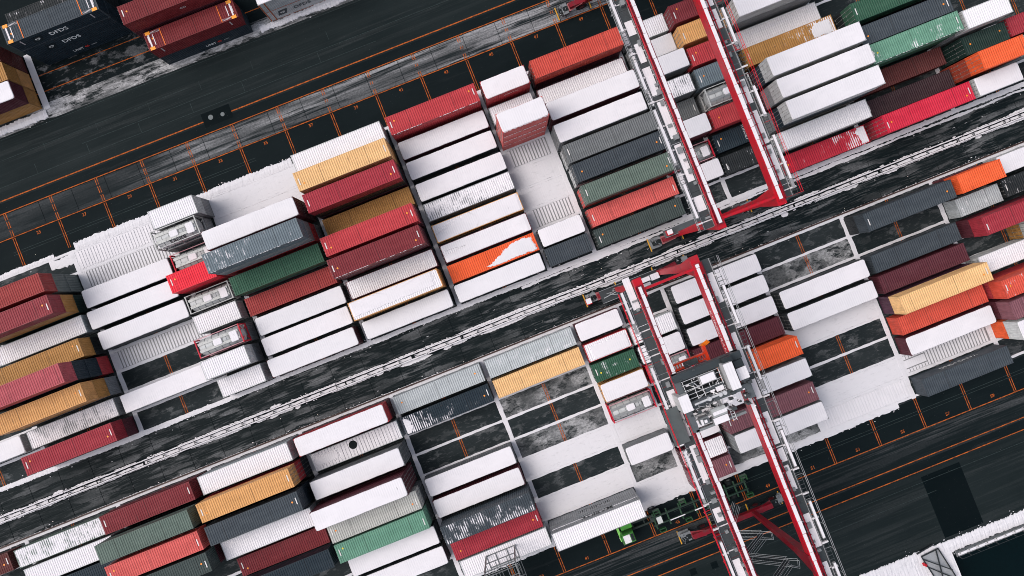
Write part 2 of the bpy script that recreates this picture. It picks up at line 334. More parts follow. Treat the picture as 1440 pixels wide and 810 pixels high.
# ------------------------------------------------------------------ what stands where, and the snow lying on the ground
# key, yard, first slot mark, row, length in feet, tiers, x, y, colour, roof state, colours below, end
TABLE = '''a1 U -3 7 40 3 -59.21 23.02 brick B greygreen,greygreen e
a2 U -3 6 40 3 -59.20 20.12 rose B darkgreen,ochre e
a3 U -3 5 40 1 -59.18 17.25 lightgrey L - e
a4 U -3 4 40 2 -59.13 14.11 ochre B black e
a5 U -3 3 40 4 -59.32 11.31 pink B red,navy,navy e
a6 U -3 2 40 3 -59.30 8.44 tan B grey,ochre e
a7 U -3 1 40 1 -59.20 5.57 grey R6 - e
a8 U -3 0 40 2 -59.12 2.58 crimson B maroon e
a9 U -5 1 40 1 -72.22 5.57 white S - e
b1 U -1 6 40 1 -45.89 20.09 dim S - e
b2 U -1 5 40 1 -46.25 17.22 dim S - e
b3 U -1 4 40 1 -45.90 14.23 dim S - e
b6 U -1 1 40 1 -46.13 5.45 white S - e
t1 U 1 8 20 2 -35.96 25.85 white R8 grey e
t2 U 1 7 20 2 -36.62 23.30 tank TK grey e
t3 U 1 6 20 1 -36.49 20.20 redtank TK - e
t4 U 1 5 20 2 -36.72 17.36 scarlet B red e
t5 U 1 4 20 1 -36.65 14.42 tank TK - e
t6 U 1 3 20 1 -36.65 11.56 white R8 - e
t7 U 1 2 20 2 -36.44 8.35 redtank TK grey e
t8 U 1 1 20 1 -36.72 5.49 white R9 grey e
t9 U 1 0 20 1 -36.66 2.68 white R8 - e
c1 U 2 6 40 3 -26.50 20.25 maroon S maroon,maroon e
c2 U 2 5 40 4 -26.44 17.06 bluegrey R2 grey,red,grey e
c3 U 2 4 40 2 -26.32 14.13 green B grey e
c4 U 2 3 40 1 -26.37 11.25 brick B - e
c5 U 2 2 40 1 -26.11 8.35 dim S - e
c6 U 2 1 40 1 -26.30 5.56 dim S - e
c7 U 2 0 40 1 -26.60 2.69 maroon S - e
d1 U 4 8 40 2 -13.28 25.84 white R8 grey e
d2 U 4 7 40 3 -13.27 22.90 paletan B tan,tan e
d3 U 4 6 40 3 -13.19 19.95 crimson B maroon,black e
d4 U 4 5 40 1 -13.09 17.16 ochre B - e
d5 U 4 4 40 3 -13.11 14.11 red B maroon,maroon e
d6 U 4 3 40 3 -13.32 11.27 darkred B maroon,maroon e
d7 U 4 2 40 1 -13.24 8.41 maroon R9 - e
d8 U 4 1 40 2 -13.41 5.57 tan E tan e
d9 U 4 0 40 1 -13.23 2.74 dim S - e
e1 U 6 8 40 2 -0.26 25.93 red B red w
e2 U 6 7 40 1 -0.20 22.98 maroon S - e
e3 U 6 6 40 1 -0.20 20.10 dim S - e
e4 U 6 5 40 1 -0.06 16.99 dim S - e
e5 U 6 4 40 1 -0.06 14.19 grey R6 - e
e6 U 6 3 40 1 -0.03 11.19 tan E - e
e7 U 6 2 40 1 0.00 8.29 maroon E - e
e8 U 6 1 40 1 -0.08 5.49 orange P - e
e9 U 6 0 40 1 -0.24 2.75 dim S - e
f1 U 8 8 20 2 9.65 25.74 red S red e
f2 U 8 7 20 1 9.58 22.88 grey L - e
f3 U 8 6 20 4 9.59 19.82 salmon S salmon,salmon,salmon e
f8 U 8 1 20 1 9.63 5.52 dim S - e
f9 U 8 0 20 1 9.56 2.83 slate B - e
g1 U 9 8 40 2 19.62 25.92 tomato B maroon e
g2 U 9 7 40 1 19.45 22.72 maroon R8 - e
g3 U 9 6 40 2 19.52 20.08 maroon S maroon e
g4 U 9 5 40 2 19.38 17.05 grey S grey e
g5 U 9 4 40 2 19.58 14.20 midgrey B white w
g6 U 9 3 40 2 19.74 11.48 slate B white w
g7 U 9 2 40 2 19.82 8.55 sage B salmon w
g8 U 9 1 40 1 19.81 5.59 salmon B - w
g9 U 9 0 40 1 19.62 2.78 darksage B - w
h1 U 11 8 20 1 29.61 26.19 white R8 - e
h2 U 11 7 20 1 29.75 23.36 white S - e
h3 U 11 6 20 2 29.59 20.30 grey S midgrey e
h4 U 11 5 20 2 29.06 17.02 midgrey R6 grey e
h5 U 11 4 20 1 29.33 14.34 midgrey B - e
h6 U 11 3 20 2 29.12 11.49 maroon S maroon e
h7 U 11 2 20 1 29.15 8.39 redtank TK - e
h8 U 11 1 20 1 29.36 5.70 dim S - e
i1 U 12 8 20 2 35.73 25.91 darkred B maroon w
i2 U 12 7 20 2 35.86 22.99 tan B ochre w
i3 U 12 6 20 2 35.94 19.91 red B maroon w
i4 U 12 5 20 2 35.77 17.03 bluegrey B grey w
i5 U 12 4 20 2 36.08 14.27 tank TK grey w
i6 U 12 3 20 2 35.61 11.44 red B maroon w
i7 U 12 2 20 1 35.77 8.56 navy B - w
i8 U 12 1 20 1 35.70 5.55 black D - w
j0 U 13 7 40 3 45.66 23.03 white S grey,grey w
j1 U 13 6 40 1 45.92 20.17 white L - w
j2 U 13 5 40 2 45.74 17.26 ochre D grey w
j3 U 13 4 40 4 45.61 14.15 white S rust,maroon,navy w
j4 U 13 3 40 4 45.70 11.26 white S rust,maroon,grey w
j5 U 13 2 40 4 45.80 8.41 white S white,grey,navy w
j6 U 13 1 40 2 45.82 5.53 white L grey w
j7 U 13 0 40 1 45.83 2.64 carmine D - w
k0 U 15 5 40 3 59.11 17.05 green B darkgreen,black w
k1 U 15 4 40 3 58.82 13.92 slate B black,navy w
k2 U 15 3 40 3 59.14 11.38 palegreen D darkgreen,green w
k3 U 15 2 40 1 59.16 8.55 brown B - w
k4 U 15 1 40 1 59.14 5.32 darkmaroon B - w
k5 U 15 0 40 2 59.09 2.74 cerise B crimson w
l0 U 17 3 20 3 68.74 11.09 white L grey,grey w
l1 U 17 2 20 2 69.25 8.28 darkgreen B darkgreen w
l2 U 17 1 20 3 68.71 5.62 orange B rust,rust w
l3 U 17 0 20 2 68.86 2.78 white S grey w
m1 L -4 0 40 1 -66.25 -8.24 sage R6 - e
m2 L -4 1 40 1 -65.93 -11.02 white R8 - e
m0 L -6 0 40 1 -79.25 -8.11 brown B - e
n1 L -2 0 40 2 -52.61 -8.04 darkred B maroon e
n2 L -2 1 40 3 -52.74 -10.98 sage B darkgreen,black e
n3 L -2 2 40 3 -52.52 -13.86 salmon B brick,navy e
n4 L -2 3 40 3 -52.52 -16.70 darksage B black,maroon e
o1 L 0 0 40 2 -39.27 -7.97 lightgrey L grey e
o2 L 0 1 40 3 -39.34 -10.83 tan B slate,red e
o3 L 0 2 40 3 -39.38 -13.86 slate B black,navy e
o4 L 0 3 40 2 -39.55 -16.77 lightgrey L grey e
o5 L 0 4 40 1 -39.65 -19.99 darkred B - e
o6 L 0 5 40 2 -39.28 -22.53 navy B black e
p1 L 2 0 40 2 -26.16 -7.95 red S maroon e
p2 L 2 1 40 1 -25.84 -10.85 lightgrey I - w
p3 L 2 2 40 2 -26.27 -13.86 midgrey S midgrey e
p4 L 2 3 40 3 -26.66 -16.98 maroon S maroon,maroon e
p5 L 2 4 40 2 -26.29 -19.73 greige B midgrey e
p6 L 2 5 40 2 -26.29 -22.43 palegreen B sage e
p7 L 2 6 40 1 -26.28 -25.40 dim S - e
p8 L 2 7 40 1 -26.21 -28.24 dim S - e
q1 L 4 0 40 1 -13.05 -7.90 lightgrey B - e
q2 L 4 1 40 1 -12.95 -10.78 navy D - e
q5 L 4 4 40 1 -13.13 -19.43 midgrey S - e
q6 L 4 5 40 1 -13.14 -22.41 maroon S - e
q7 L 4 6 40 2 -12.93 -25.29 slate R3 slate e
q8 L 4 7 40 1 -13.01 -28.39 crimson B - e
q9 L 4 8 40 1 -12.79 -31.05 lightgrey L - e
r1 L 6 0 40 1 -0.10 -7.91 lightgrey R2 - e
r2 L 6 1 40 1 -0.05 -10.74 paletan B - e
r9 L 6 8 40 2 -0.09 -31.30 linegrey S linegrey e
s1 L 8 0 20 1 9.60 -7.84 maroon S - e
s2 L 8 1 20 1 9.68 -10.78 red R8 - e
s3 L 8 2 20 1 9.64 -13.61 green D - e
s4 L 8 3 20 1 9.78 -16.46 tan S - e
s5 L 8 4 20 1 9.73 -19.38 redtank TK - e
s7 L 8 6 20 1 9.77 -25.37 midgrey S - e
t2b L 9 1 20 1 16.07 -10.85 white R9 - e
t3b L 9 2 20 1 16.14 -13.65 dim S - e
t4b L 9 3 20 1 16.23 -16.30 redtank TK - e
t8b L 9 7 20 1 16.26 -28.33 maroon R8 - e
t9b L 9 8 20 1 16.29 -31.12 mauve B - e
u1 L 10 0 40 1 26.20 -7.89 dim S - e
u2 L 10 1 40 1 26.14 -10.78 dim S - e
u3 L 10 2 40 1 26.10 -13.81 dim S - e
u4 L 10 3 40 1 25.94 -16.70 maroon B - e
u5 L 10 4 40 2 26.22 -19.43 orange B rust e
u6 L 10 5 40 2 26.26 -22.46 grey S grey e
u7 L 10 6 40 2 25.94 -25.60 mauve B maroon w
u8 L 10 7 40 2 26.14 -28.33 grey S grey w
v3 L 12 2 40 1 39.23 -13.81 dim S - e
v4 L 12 3 40 1 39.19 -16.80 dim S - e
w1 L 14 0 40 2 52.10 -8.12 slate B black w
w3 L 14 2 40 1 52.29 -13.81 slate B - w
w4 L 14 3 40 1 52.24 -16.71 maroon B - w
w5 L 14 4 40 2 52.47 -19.66 paletan B plum w
w6 L 14 5 40 1 52.48 -22.69 vermilion B - w
w7 L 14 6 40 1 52.48 -25.58 maroon S - w
w9 L 14 8 40 1 52.49 -31.40 slate B - w
x0 L 17 0 40 1 72.63 -7.89 white S - w
x1 L 16 0 20 2 62.07 -7.99 orange B maroon w
x2 L 16 1 20 1 62.41 -11.07 lightgrey R2 - w
x3 L 16 2 40 2 66.07 -14.15 crimson B maroon w
x5 L 16 4 40 1 65.43 -19.23 white L - w
x6 L 16 5 40 2 65.39 -22.63 vermilion D red w
x7 L 16 6 40 2 65.37 -25.52 mauve D maroon w
x8 L 16 7 40 2 65.31 -28.27 white S orange w
m3 L -4 2 40 1 -65.75 -13.79 navy B - e
t6b L 9 6 20 1 16.31 -25.44 white S - e
x9 L 17 8 40 1 69.49 -31.26 darkred B - w
y1 L 17 1 40 1 72.11 -10.88 black D - w
y3 L 17 3 40 2 72.11 -16.69 greige D ochre w
l4 U 18 2 40 2 78.68 8.45 crimson B maroon w
l5 U 18 1 40 3 78.68 5.55 white S grey,grey w'''
FULL = set()                                     # slots with a container standing on them
for row in TABLE.strip().splitlines():
    q = row.split(); a = float(q[6]); hl = 6.1 if q[4] == '40' else 3.03
    for kk in range(-8, 22):
        if min(a+hl, K(kk+1))-max(a-hl, K(kk)) > 3: FULL.add((q[1], int(q[3]), kk))
sn = M()
def yard_snow(yd, v0, pitch, w=.36):
    for i in range(10):
        v = v0+i*pitch; k0 = None
        for kk in range(-5, 20):
            need = i in (0, 9) or not ((yd, i-1, kk) in FULL and (yd, i, kk) in FULL)
            if need and k0 is None: k0 = kk
            if k0 is not None and (not need or kk == 19):
                sn.strip(K(k0)-.1, K(kk if not need else kk+1)+.1, v-w/2, v+w/2, .045, .035); k0 = None
def alley(u, v0, v1, w=.62):
    n = max(2, int(abs(v1-v0)/.6)); vs = []
    for i in range(n+1):
        y = v0+(v1-v0)*i/n; a = R.uniform(-.04,.04); b = R.uniform(-.04,.04)
        vs += [(u-w/2+a,y,0),(u-w/2+a+.03,y,.05),(u+w/2+b-.03,y,.05),(u+w/2+b,y,0)]
    sn.add(vs, [(i*4+k, i*4+k+1, (i+1)*4+k+1, (i+1)*4+k) for i in range(n) for k in range(3)])
yard_snow('U', UB, PU)
yard_snow('L', LB, -PL)
for k in (-3, -1, 1, 2, 4, 6, 8, 9, 11, 12, 13, 15, 17): alley(K(k), UB-.2, UB+9*PU+.2)
for k in (-4, -2, 0, 2, 4, 6, 8, 9, 10, 12, 14, 16): alley(K(k), LB-9*PL-.3, LB+.2)
for k0, k1, r in ((6,8,2),(8,9,7),(10,12,8),(12,14,1),(6,8,4)):
    v = LB-PL*(r+.5); sheet('frost', K(k0)+.3, K(k1)-.3, v-1.27, v+1.27, .0075, A_RIME, kind='stuff')
# full beds of snow on empty slots: yard, first slot mark, last, rows
beds = [('U',-1,1,(7,8)),('U',2,4,(7,8)),('U',8,9,(3,4)),('U',-3,-1,()),('L',6,9,(5,)),('L',6,8,(7,)),('L',8,9,(8,)),('L',12,14,(4,7,8)),('U',1,2,()),('L',14,16,(7,)),('U',-1,1,(3,)),('U',8,9,(2,5))]
for y, k0, k1, rows in beds:
    for r in rows:
        v = UB+PU*(r+.5) if y == 'U' else LB-PL*(r+.5)
        sn.strip(K(k0)+.2, K(k1)-.2, v-1.30, v+1.30, .030, .01, .8)
# banks pushed against the yard edges
def bank(x0, x1, y0, y1, z, jit, step=.16):
    """ragged snow edge: slow wander, fine crumbs, thin broken rims"""
    n = int((x1-x0)/step); vs = []; a = b = 0; w = y1-y0
    for i in range(n+1):
        a = a*.97+R.uniform(-jit,jit)*.22; b = b*.97+R.uniform(-jit,jit)*.22; x = x0+(x1-x0)*i/n
        fa = a+R.uniform(-.09,.09)*min(1,w); fb = b+R.uniform(-.11,.11)*min(1,w)
        h = z*R.uniform(.75,1.1)
        vs += [(x,y0+fa,0),(x,y0+fa+.06,.03+.3*h),(x,(y0+y1)/2+R.uniform(-.05,.05),h),(x,y1+fb-.06,.03+.3*h),(x,y1+fb,0)]
    sn.add(vs, [(i*5+k, (i+1)*5+k, (i+1)*5+k+1, i*5+k+1) for i in range(n) for k in range(4)])
    for i in range(int((x1-x0)*1.3)):
        x = R.uniform(x0,x1); y = R.choice((y0-R.expovariate(6), y1+R.expovariate(5))); r_ = R.uniform(.015,.06); q = R.uniform(.8,2.6)
        sn.poly([(x+r_*q*cos(t_), y+r_*sin(t_)) for t_ in [R.uniform(0,.5)+k*pi/3 for k in range(6)]], 0, .03+r_*.3)
bank(-52, -20.6, 27.2, 28.35, .12, .14); bank(-78, -55, 27.3, 27.9, .10, .16); bank(-56, -52.4, 26.0, 27.2, .05, .4, .3)
bank(-78, 78, LB-.05, LB+.42, .07, .06); bank(-78, 78, UB-.5, UB+.12, .08, .09)
bank(-19, 43.5, LB-9*PL-.75, LB-9*PL+.15, .10, .14, .35)
bank(2, 78, UB-1.0, UB-.55, .05, .22, .28)
bank(-18, 10, 45.6, 46.6, .22, .22); bank(-60, -48.9, 45.4, 46.7, .2, .12); 
bank(30, 80, -54.15, -52.35, .20, .10); bank(24, QU, -60, -53.2, .22, .35)
bank(-49.1, -48.2, 46.6, 54.5, .10, .02, .3)
obj('snow', sn, SNOWG, kind='stuff')
# shallow frozen imprints of container floors left in the snow
def imprint(u, v, L, label, neck=True, z=.03):
    m = M(); x = -L/2+.1; x_end = L/2-.1
    nk = 3.1 if neck else 0
    if neck:
        m.box(x, x+nk-.15, -.52, .52, .02, .058)
        while x < -L/2+nk:
            m.box(x, x+.34, .66, 1.16, .02, .05); m.box(x, x+.34, -1.16, -.66, .02, .05); x += .44
    while x < x_end-.2:
        m.box(x, x+.27, -1.16, 1.16, .02, .066); x += .42
    o = obj('snow_imprint', m, SNOW, loc=(u, v, z-.02)); o['kind'] = 'stuff'; return o
for y, k0, k1, r, nk in (('U',-1,1,8,0),('U',-1,1,7,0),('U',-1,1,3,0),('U',8,9,5,0),('U',8,9,2,0),('L',14,16,7,1),('L',12,14,8,0)):
    v = UB+PU*(r+.5) if y == 'U' else LB-PL*(r+.5)
    o = imprint((K(k0)+K(k1))/2, v, (k1-k0)*P-.9, '', nk)
dirt = M()                                       # dark hollows between the snow ribs
for y, k0, k1, r in (('U',-1,1,7),('U',-1,1,3),('U',8,9,5),('U',8,9,2),('L',14,16,7)):
    v = UB+PU*(r+.5) if y == 'U' else LB-PL*(r+.5)
    dirt.add([(K(k0)+.55,v-1.2,.0435),(K(k1)-.55,v-1.2,.0435),(K(k1)-.55,v+1.2,.0435),(K(k0)+.55,v+1.2,.0435)], [(0,1,2,3)])
ICE = N('grey_ice', .5, .4); ICE.color(ICE.mix(ICE.noise((.6,1,1),5,.6,False), (.06,.065,.07), (.42,.41,.42)))
obj('ice', dirt, ICE.m, kind='stuff')

# ------------------------------------------------------------------ containers
HC, TH, WID = 2.535, 2.55, 2.438
COL = dict(brick=(160,50,48), rose=(150,48,58), pink=(190,80,90), crimson=(172,38,56), darkred=(132,36,46), red=(196,52,60), tomato=(212,72,56), carmine=(196,16,50), scarlet=(248,14,50),
  cerise=(222,6,58), vermilion=(228,80,56), salmon=(222,92,86), orange=(255,96,30), rust=(172,62,36), maroon=(92,32,46), darkmaroon=(52,28,36),  # salmon also serves the tall red stack, with snow-reflected light in its colour
  brown=(100,40,38), plum=(84,44,66), mauve=(134,82,92), tan=(232,168,98), paletan=(248,196,132), ochre=(188,134,66), green=(42,90,68),
  palegreen=(102,154,130), darkgreen=(14,52,46), sage=(98,116,106), darksage=(62,76,74), greygreen=(100,110,108), navy=(22,44,56), oxblood=(122,30,36), slate=(62,72,80),
  bluegrey=(110,124,132), gapshade=(50,58,62), midgrey=(112,116,118), grey=(140,143,146), linegrey=(150,153,156), lightgrey=(188,194,196), greige=(192,192,186), white=(206,208,208), black=(28,36,40))  # dim grey of the snow-topped boxes has the gap shade painted in
WORD = dict(oxblood='oxblood red', gapshade='gap shaded grey', paletan='pale tan', palegreen='pale green', darkgreen='dark green', darksage='dark sage', greygreen='grey green', bluegrey='blue grey', midgrey='mid grey',
  linegrey='grey', lightgrey='light grey', darkred='dark red', darkmaroon='blackish maroon')
CM = {}
def corr(L, lo, hi, pitch, d, flat):
    """corrugated strip along x: list of (x, depth)"""
    n = max(4, round((hi-lo)/pitch)); p = (hi-lo)/n; pts = []
    for i in range(n):
        x = lo+i*p; pts += [(x,0),(x+p*flat,0),(x+p*.5,-d),(x+p*(.5+flat),-d)]
    return pts+[(hi,0)]
def container_meshes(L):
    if L in CM: return CM[L]
    h, w = L/2, WID/2; d = {}
    m = M()
    for sx in (-1,1):
        for sy in (-1,1):
            x0, x1 = sorted((sx*h, sx*(h-.15))); y0, y1 = sorted((sy*w, sy*(w-.15)))
            m.box(x0+.004,x1-.004,y0+.004,y1-.004,.12,HC-.12)
            x0, x1 = sorted((sx*h, sx*(h-.178))); y0, y1 = sorted((sy*w, sy*(w-.162)))
            m.box(x0,x1,y0,y1,0,.118); m.box(x0,x1,y0,y1,HC-.118,HC)
    for sy in (-1,1):
        y0, y1 = sorted((sy*(w-.006), sy*(w-.07)))
        m.box(-h+.178,h-.178,y0,y1,HC-.09,HC-.012); m.box(-h+.178,h-.178,y0,y1,.02,.17)
    for sx in (-1,1):
        x0, x1 = sorted((sx*(h-.006), sx*(h-.10)))
        m.box(x0,x1,-w+.162,w-.162,HC-.11,HC-.012); m.box(x0,x1,-w+.162,w-.162,.02,.16)
    d['frame'] = m.mesh('frame')
    pts = corr(L, -h+.10, h-.10, .285, .042, .28); m = M()
    vs = [(x,s_*(w-.065),z) for x,z in pts for s_ in (-1,1)]
    m.add(vs, [(2*i,2*i+2,2*i+3,2*i+1) for i in range(len(pts)-1)])
    m.add([(-h+.1,-w+.07,-.05),(h-.1,-w+.07,-.05),(h-.1,w-.07,-.05),(-h+.1,w-.07,-.05)], [(3,2,1,0)])
    d['roof'] = m.mesh('roof')
    pts = corr(L, -h+.15, h-.15, .278, .036, .26)
    for nm, s_ in (('n',1),('s',-1)):
        m = M(); vs = [(x, s_*(w-.012+z), zz) for x,z in pts for zz in (.16,HC-.085)]
        m.add(vs, [((2*i,2*i+1,2*i+3,2*i+2) if s_ > 0 else (2*i,2*i+2,2*i+3,2*i+1)) for i in range(len(pts)-1)]); d['side_'+nm] = m.mesh('side_wall')
    pts = corr(WID, -w+.15, w-.15, .25, .04, .26); m = M()
    m.add([(z-.012,y,zz) for y,z in pts for zz in (.15,HC-.11)], [(2*i,2*i+2,2*i+3,2*i+1) for i in range(len(pts)-1)]); d['end'] = m.mesh('end_wall')
    m = M(); m.box(-.045,-.015,.01,1.05,.16,HC-.11)
    for z in (.5,1.0,1.5,2.0): m.box(-.015,0,.05,1.0,z-.04,z+.04)
    d['door'] = m.mesh('door')
    m = M()
    for y in (.28,.78):
        m.tube((.02,y,.14),(.02,y,HC-.1),.025,6); m.box(.01,.05,y-.09,y+.16,.98,1.04); m.box(0,.05,y-.05,y+.05,HC-.2,HC-.12); m.box(0,.05,y-.05,y+.05,.15,.23)
    d['rod'] = m.mesh('lock_rod')
    m = M()
    m.box(-.06,.06,-.42,.42,HC-.019,HC-.012)
    d['plate'] = m.mesh('number_plate')
    m = M()
    m.add([(.12*cos(a*pi/4), .12*sin(a*pi/4), HC-.012) for a in range(8)], [tuple(range(8))])
    d['sticker'] = m.mesh('roof_sticker')
    d['snow'] = []
    for q in range(4):
        m = M(); c = .26; pts = []
        def jit(): return R.uniform(-.018,.018)
        n = int(L/.7); X, Y = h-.015-R.uniform(0,.05), w-.02
        for i in range(n+1): pts.append((-X+c+(2*X-2*c)*i/n, -Y+jit()))
        for a in (-60,-30): pts.append((X-c+c*cos(radians(a)), -Y+c+c*sin(radians(a))))
        for i in range(4): pts.append((X+jit(), -Y+c+(2*Y-2*c)*i/3))
        for a in (30,60): pts.append((X-c+c*cos(radians(a)), Y-c+c*sin(radians(a))))
        for i in range(n+1): pts.append((X-c-(2*X-2*c)*i/n, Y+jit()))
        for a in (120,150): pts.append((-X+c+c*cos(radians(a)), Y-c+c*sin(radians(a))))
        for i in range(4): pts.append((-X+jit(), Y-c-(2*Y-2*c)*i/3))
        for a in (210,240): pts.append((-X+c+c*cos(radians(a)), -Y+c+c*sin(radians(a))))
        m.poly(pts, HC-.02, HC+.085, .05, HC+.03); d['snow'].append(m.mesh('snow'))
    CM[L] = d; return d
def container(key, u, v, z, L, color, state, label, group, doorE=False, top=True, lead=False):
    d = container_meshes(L); h = L/2
    t = thing('shipping_container', label, 'container', (u, v, z), 0.0, group)
    j = R.uniform(.96,1.08); c = lin(COL[color]); lu = sum(c)/3
    c = tuple(min(1,(x*.95+lu*.05)*j) for x in c)
    link('frame', d['frame'], STEEL, t, tuple(x*.86 for x in c))
    link('side_wall', d['side_n'], STEEL, t, c); link('side_wall', d['side_s'], STEEL, t, c)
    e = link('end_wall', d['end'], STEEL, t, c); sg = 1
    if doorE: e.location = (-h+.0,0,0); e.rotation_euler = (0,0,pi)
    else: e.location = (h,0,0)
    for s_ in (0,1):
        o = link('door', d['door'], STEEL, t, tuple(x*.95 for x in c))
        o.location = (h,0,0) if doorE else (-h,0,0)
        o.rotation_euler = (0,0,0) if doorE else (0,0,pi)
        if s_: o.location = (o.location[0], -1.06 if doorE else 1.06, 0)
        r_ = link('lock_rod', d['rod'], METAL, o, lin((150,150,148)))
    am = {'B':R.uniform(.0,.06),'D':.22,'L':.93,'S':.9,'E':.80,'P':.0,'I':.95}.get(state, .5 if state[0] != 'R' else int(state[1:])/10)
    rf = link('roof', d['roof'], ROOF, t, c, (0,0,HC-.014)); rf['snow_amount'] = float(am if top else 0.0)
    rf['snow_bias'] = {'a7':.0,'c2':-.25,'j2':.5,'j7':.42,'q2':-.40,'e6':.25,'e7':.22,'e5':.15,'d8':-.2}.get(key, R.uniform(-.05,.05))
    if top and state == 'S': link('snow', d['snow'][R.randrange(4)], SNOW, t)
    if top and state in 'BDP' and L > 5 and R.random() < .7:
        for sx in (-1,1):
            if R.random() < .75: link('number_plate', d['plate'], FLAT, t, lin((220,216,214)), (sx*(h-.42),R.uniform(-.25,.25),0))
            if R.random() < .6: link('roof_sticker', d['sticker'], FLAT, t, lin((248,150,50) if color not in ('green','palegreen') else (225,205,60)), (sx*(h-.95),R.uniform(-.5,.5),0))
    return t
def side_text(t, txt, size, x, north, color, z=1.4, name='lettering'):
    o = link(name, text_mesh(txt, size), INK, t, lin(color))
    o.rotation_euler = (pi/2, 0, pi if north else 0); o.location = (x, 1.224 if north else -1.224, z); return o
TM = {}
def tank(key, u, v, z, L, color, label, group, red=False):
    t = thing('tank_container', label, 'tank container', (u, v, z), 0.0, group)
    h, w = L/2, WID/2
    if not TM:
        m = M()
        for sx in (1,):
            for sy in (-1,1):
                m.bar((sx*(h-.08),sy*(w-.08),0),(sx*(h-.08),sy*(w-.08),HC),.16)
                m.bar((sx*(h-.08),sy*(w-.3),HC-.1),(sx*(h-.08),sy*.5,HC-.75),.1); m.bar((sx*(h-.08),sy*(w-.3),.15),(sx*(h-.08),sy*.5,.8),.1)
            m.box(sx*(h-.08)-.07,sx*(h-.08)+.07,-w+.16,w-.16,HC-.15,HC-.01); m.box(sx*(h-.08)-.07,sx*(h-.08)+.07,-w+.16,w-.16,.01,.16)
        TM['frame'] = m.mesh('end_frame'); m = M()
        m.box(-h+.16,h-.16,w-.11,w-.01,.02,.16); m.box(-h+.16,h-.16,w-.095,w-.005,HC-.11,HC-.015); m.box(-.05,.05,w-.09,w-.02,.16,HC-.11); TM['rail'] = m.mesh('side_rail')
        m = M(); n = 24; rings = [(-h+.16,.45),(-h+.24,.95),(-h+.42,1.13),(h-.42,1.13),(h-.24,.95),(h-.16,.45)]
        vs = [(x, r*cos(2*pi*k/n), 1.28+r*1.02*sin(2*pi*k/n)) for x,r in rings for k in range(n)]
        fs = [(i*n+k,(i+1)*n+k,(i+1)*n+(k+1)%n,i*n+(k+1)%n) for i in range(len(rings)-1) for k in range(n)]+[tuple(range(n)),tuple(range(5*n,6*n))[::-1]]
        m.add(vs, fs); TM['tank'] = m.mesh('tank', True)
        m = M()
        for x in (-1.9,-.95,0,.95,1.9):
            ring = [(1.145*cos(a), 1.28+1.165*sin(a)) for a in [pi*k/14 for k in range(15)]]
            for p_, q_ in zip(ring, ring[1:]): m.bar((x,p_[0],p_[1]),(x,q_[0],q_[1]),.05,.03)
        TM['band'] = m.mesh('tank_band')
        m = M()
        for i in range(8): m.box(-h+.3+i*.68,-h+.3+i*.68+.66,-.17,.17,HC-.085,HC-.05)
        TM['walkway'] = m.mesh('walkway')
        m = M(); m.box(-.45,.45,-.3,.3,HC-.25,HC-.06); m.tube((0,0,HC-.06),(0,0,HC+.02),.24,14); m.box(1.3,1.75,-.22,.22,HC-.2,HC-.03)
        TM['manhole'] = m.mesh('manhole')
        m = M()
        for nm, (x0, x1, y0, y1) in (('snow',(-.75,.35,-.42,.42)),('snow_end',(1.5,2.5,-.75,.6))):
            m = M(); m.poly([(x0+.1,y0),(x1-.1,y0),(x1,y0+.1),(x1,y1-.1),(x1-.1,y1),(x0+.1,y1),(x0,y1-.1),(x0,y0+.1)], HC-.12, HC+.03, .05, HC-.01)
            TM[nm] = m.mesh('snow')
    fc = lin((206,24,52)) if red else lin((196,196,194))
    for q in (0,1): link('end_frame', TM['frame'], STEEL, t, fc).rotation_euler = (0,0,pi*q)
    for q in (0,1): link('side_rail', TM['rail'], STEEL, t, lin((206,150,158)) if red else fc).rotation_euler = (0,0,pi*q)
    link('tank', TM['tank'], FLAT, t, lin((182,184,184)))
    link('tank_band', TM['band'], METAL, t, lin((120,122,124))); [link('walkway', TM['walkway'], METAL, t, lin((150,152,152)), (0,y_,0)) for y_ in (-.45,.47)]
    link('manhole', TM['manhole'], METAL, t, lin((104,106,108))); link('snow', TM['snow'], SNOW, t); link('snow', TM['snow_end'], SNOW, t)
    return t
ORD = ['first','second','third','fourth','fifth','sixth','seventh','eighth','ninth','tenth','eleventh','twelfth','thirteenth','fourteenth','fifteenth']
UCOL = {-5:0,-3:1,-1:2,1:3,2:4,4:5,6:6,8:7,9:8,11:9,12:10,13:11,15:12,17:13,18:14}
LCOL = {-6:0,-4:1,-2:2,0:3,2:4,4:5,6:6,8:7,9:8,10:9,12:10,14:11,16:12,17:13}
DOORE = set('p3 p4 p5 o2 w1 w3 w4 w5 w6 w7 w9 x1 x2 x3 x6 x7 x8'.split())
things = {}
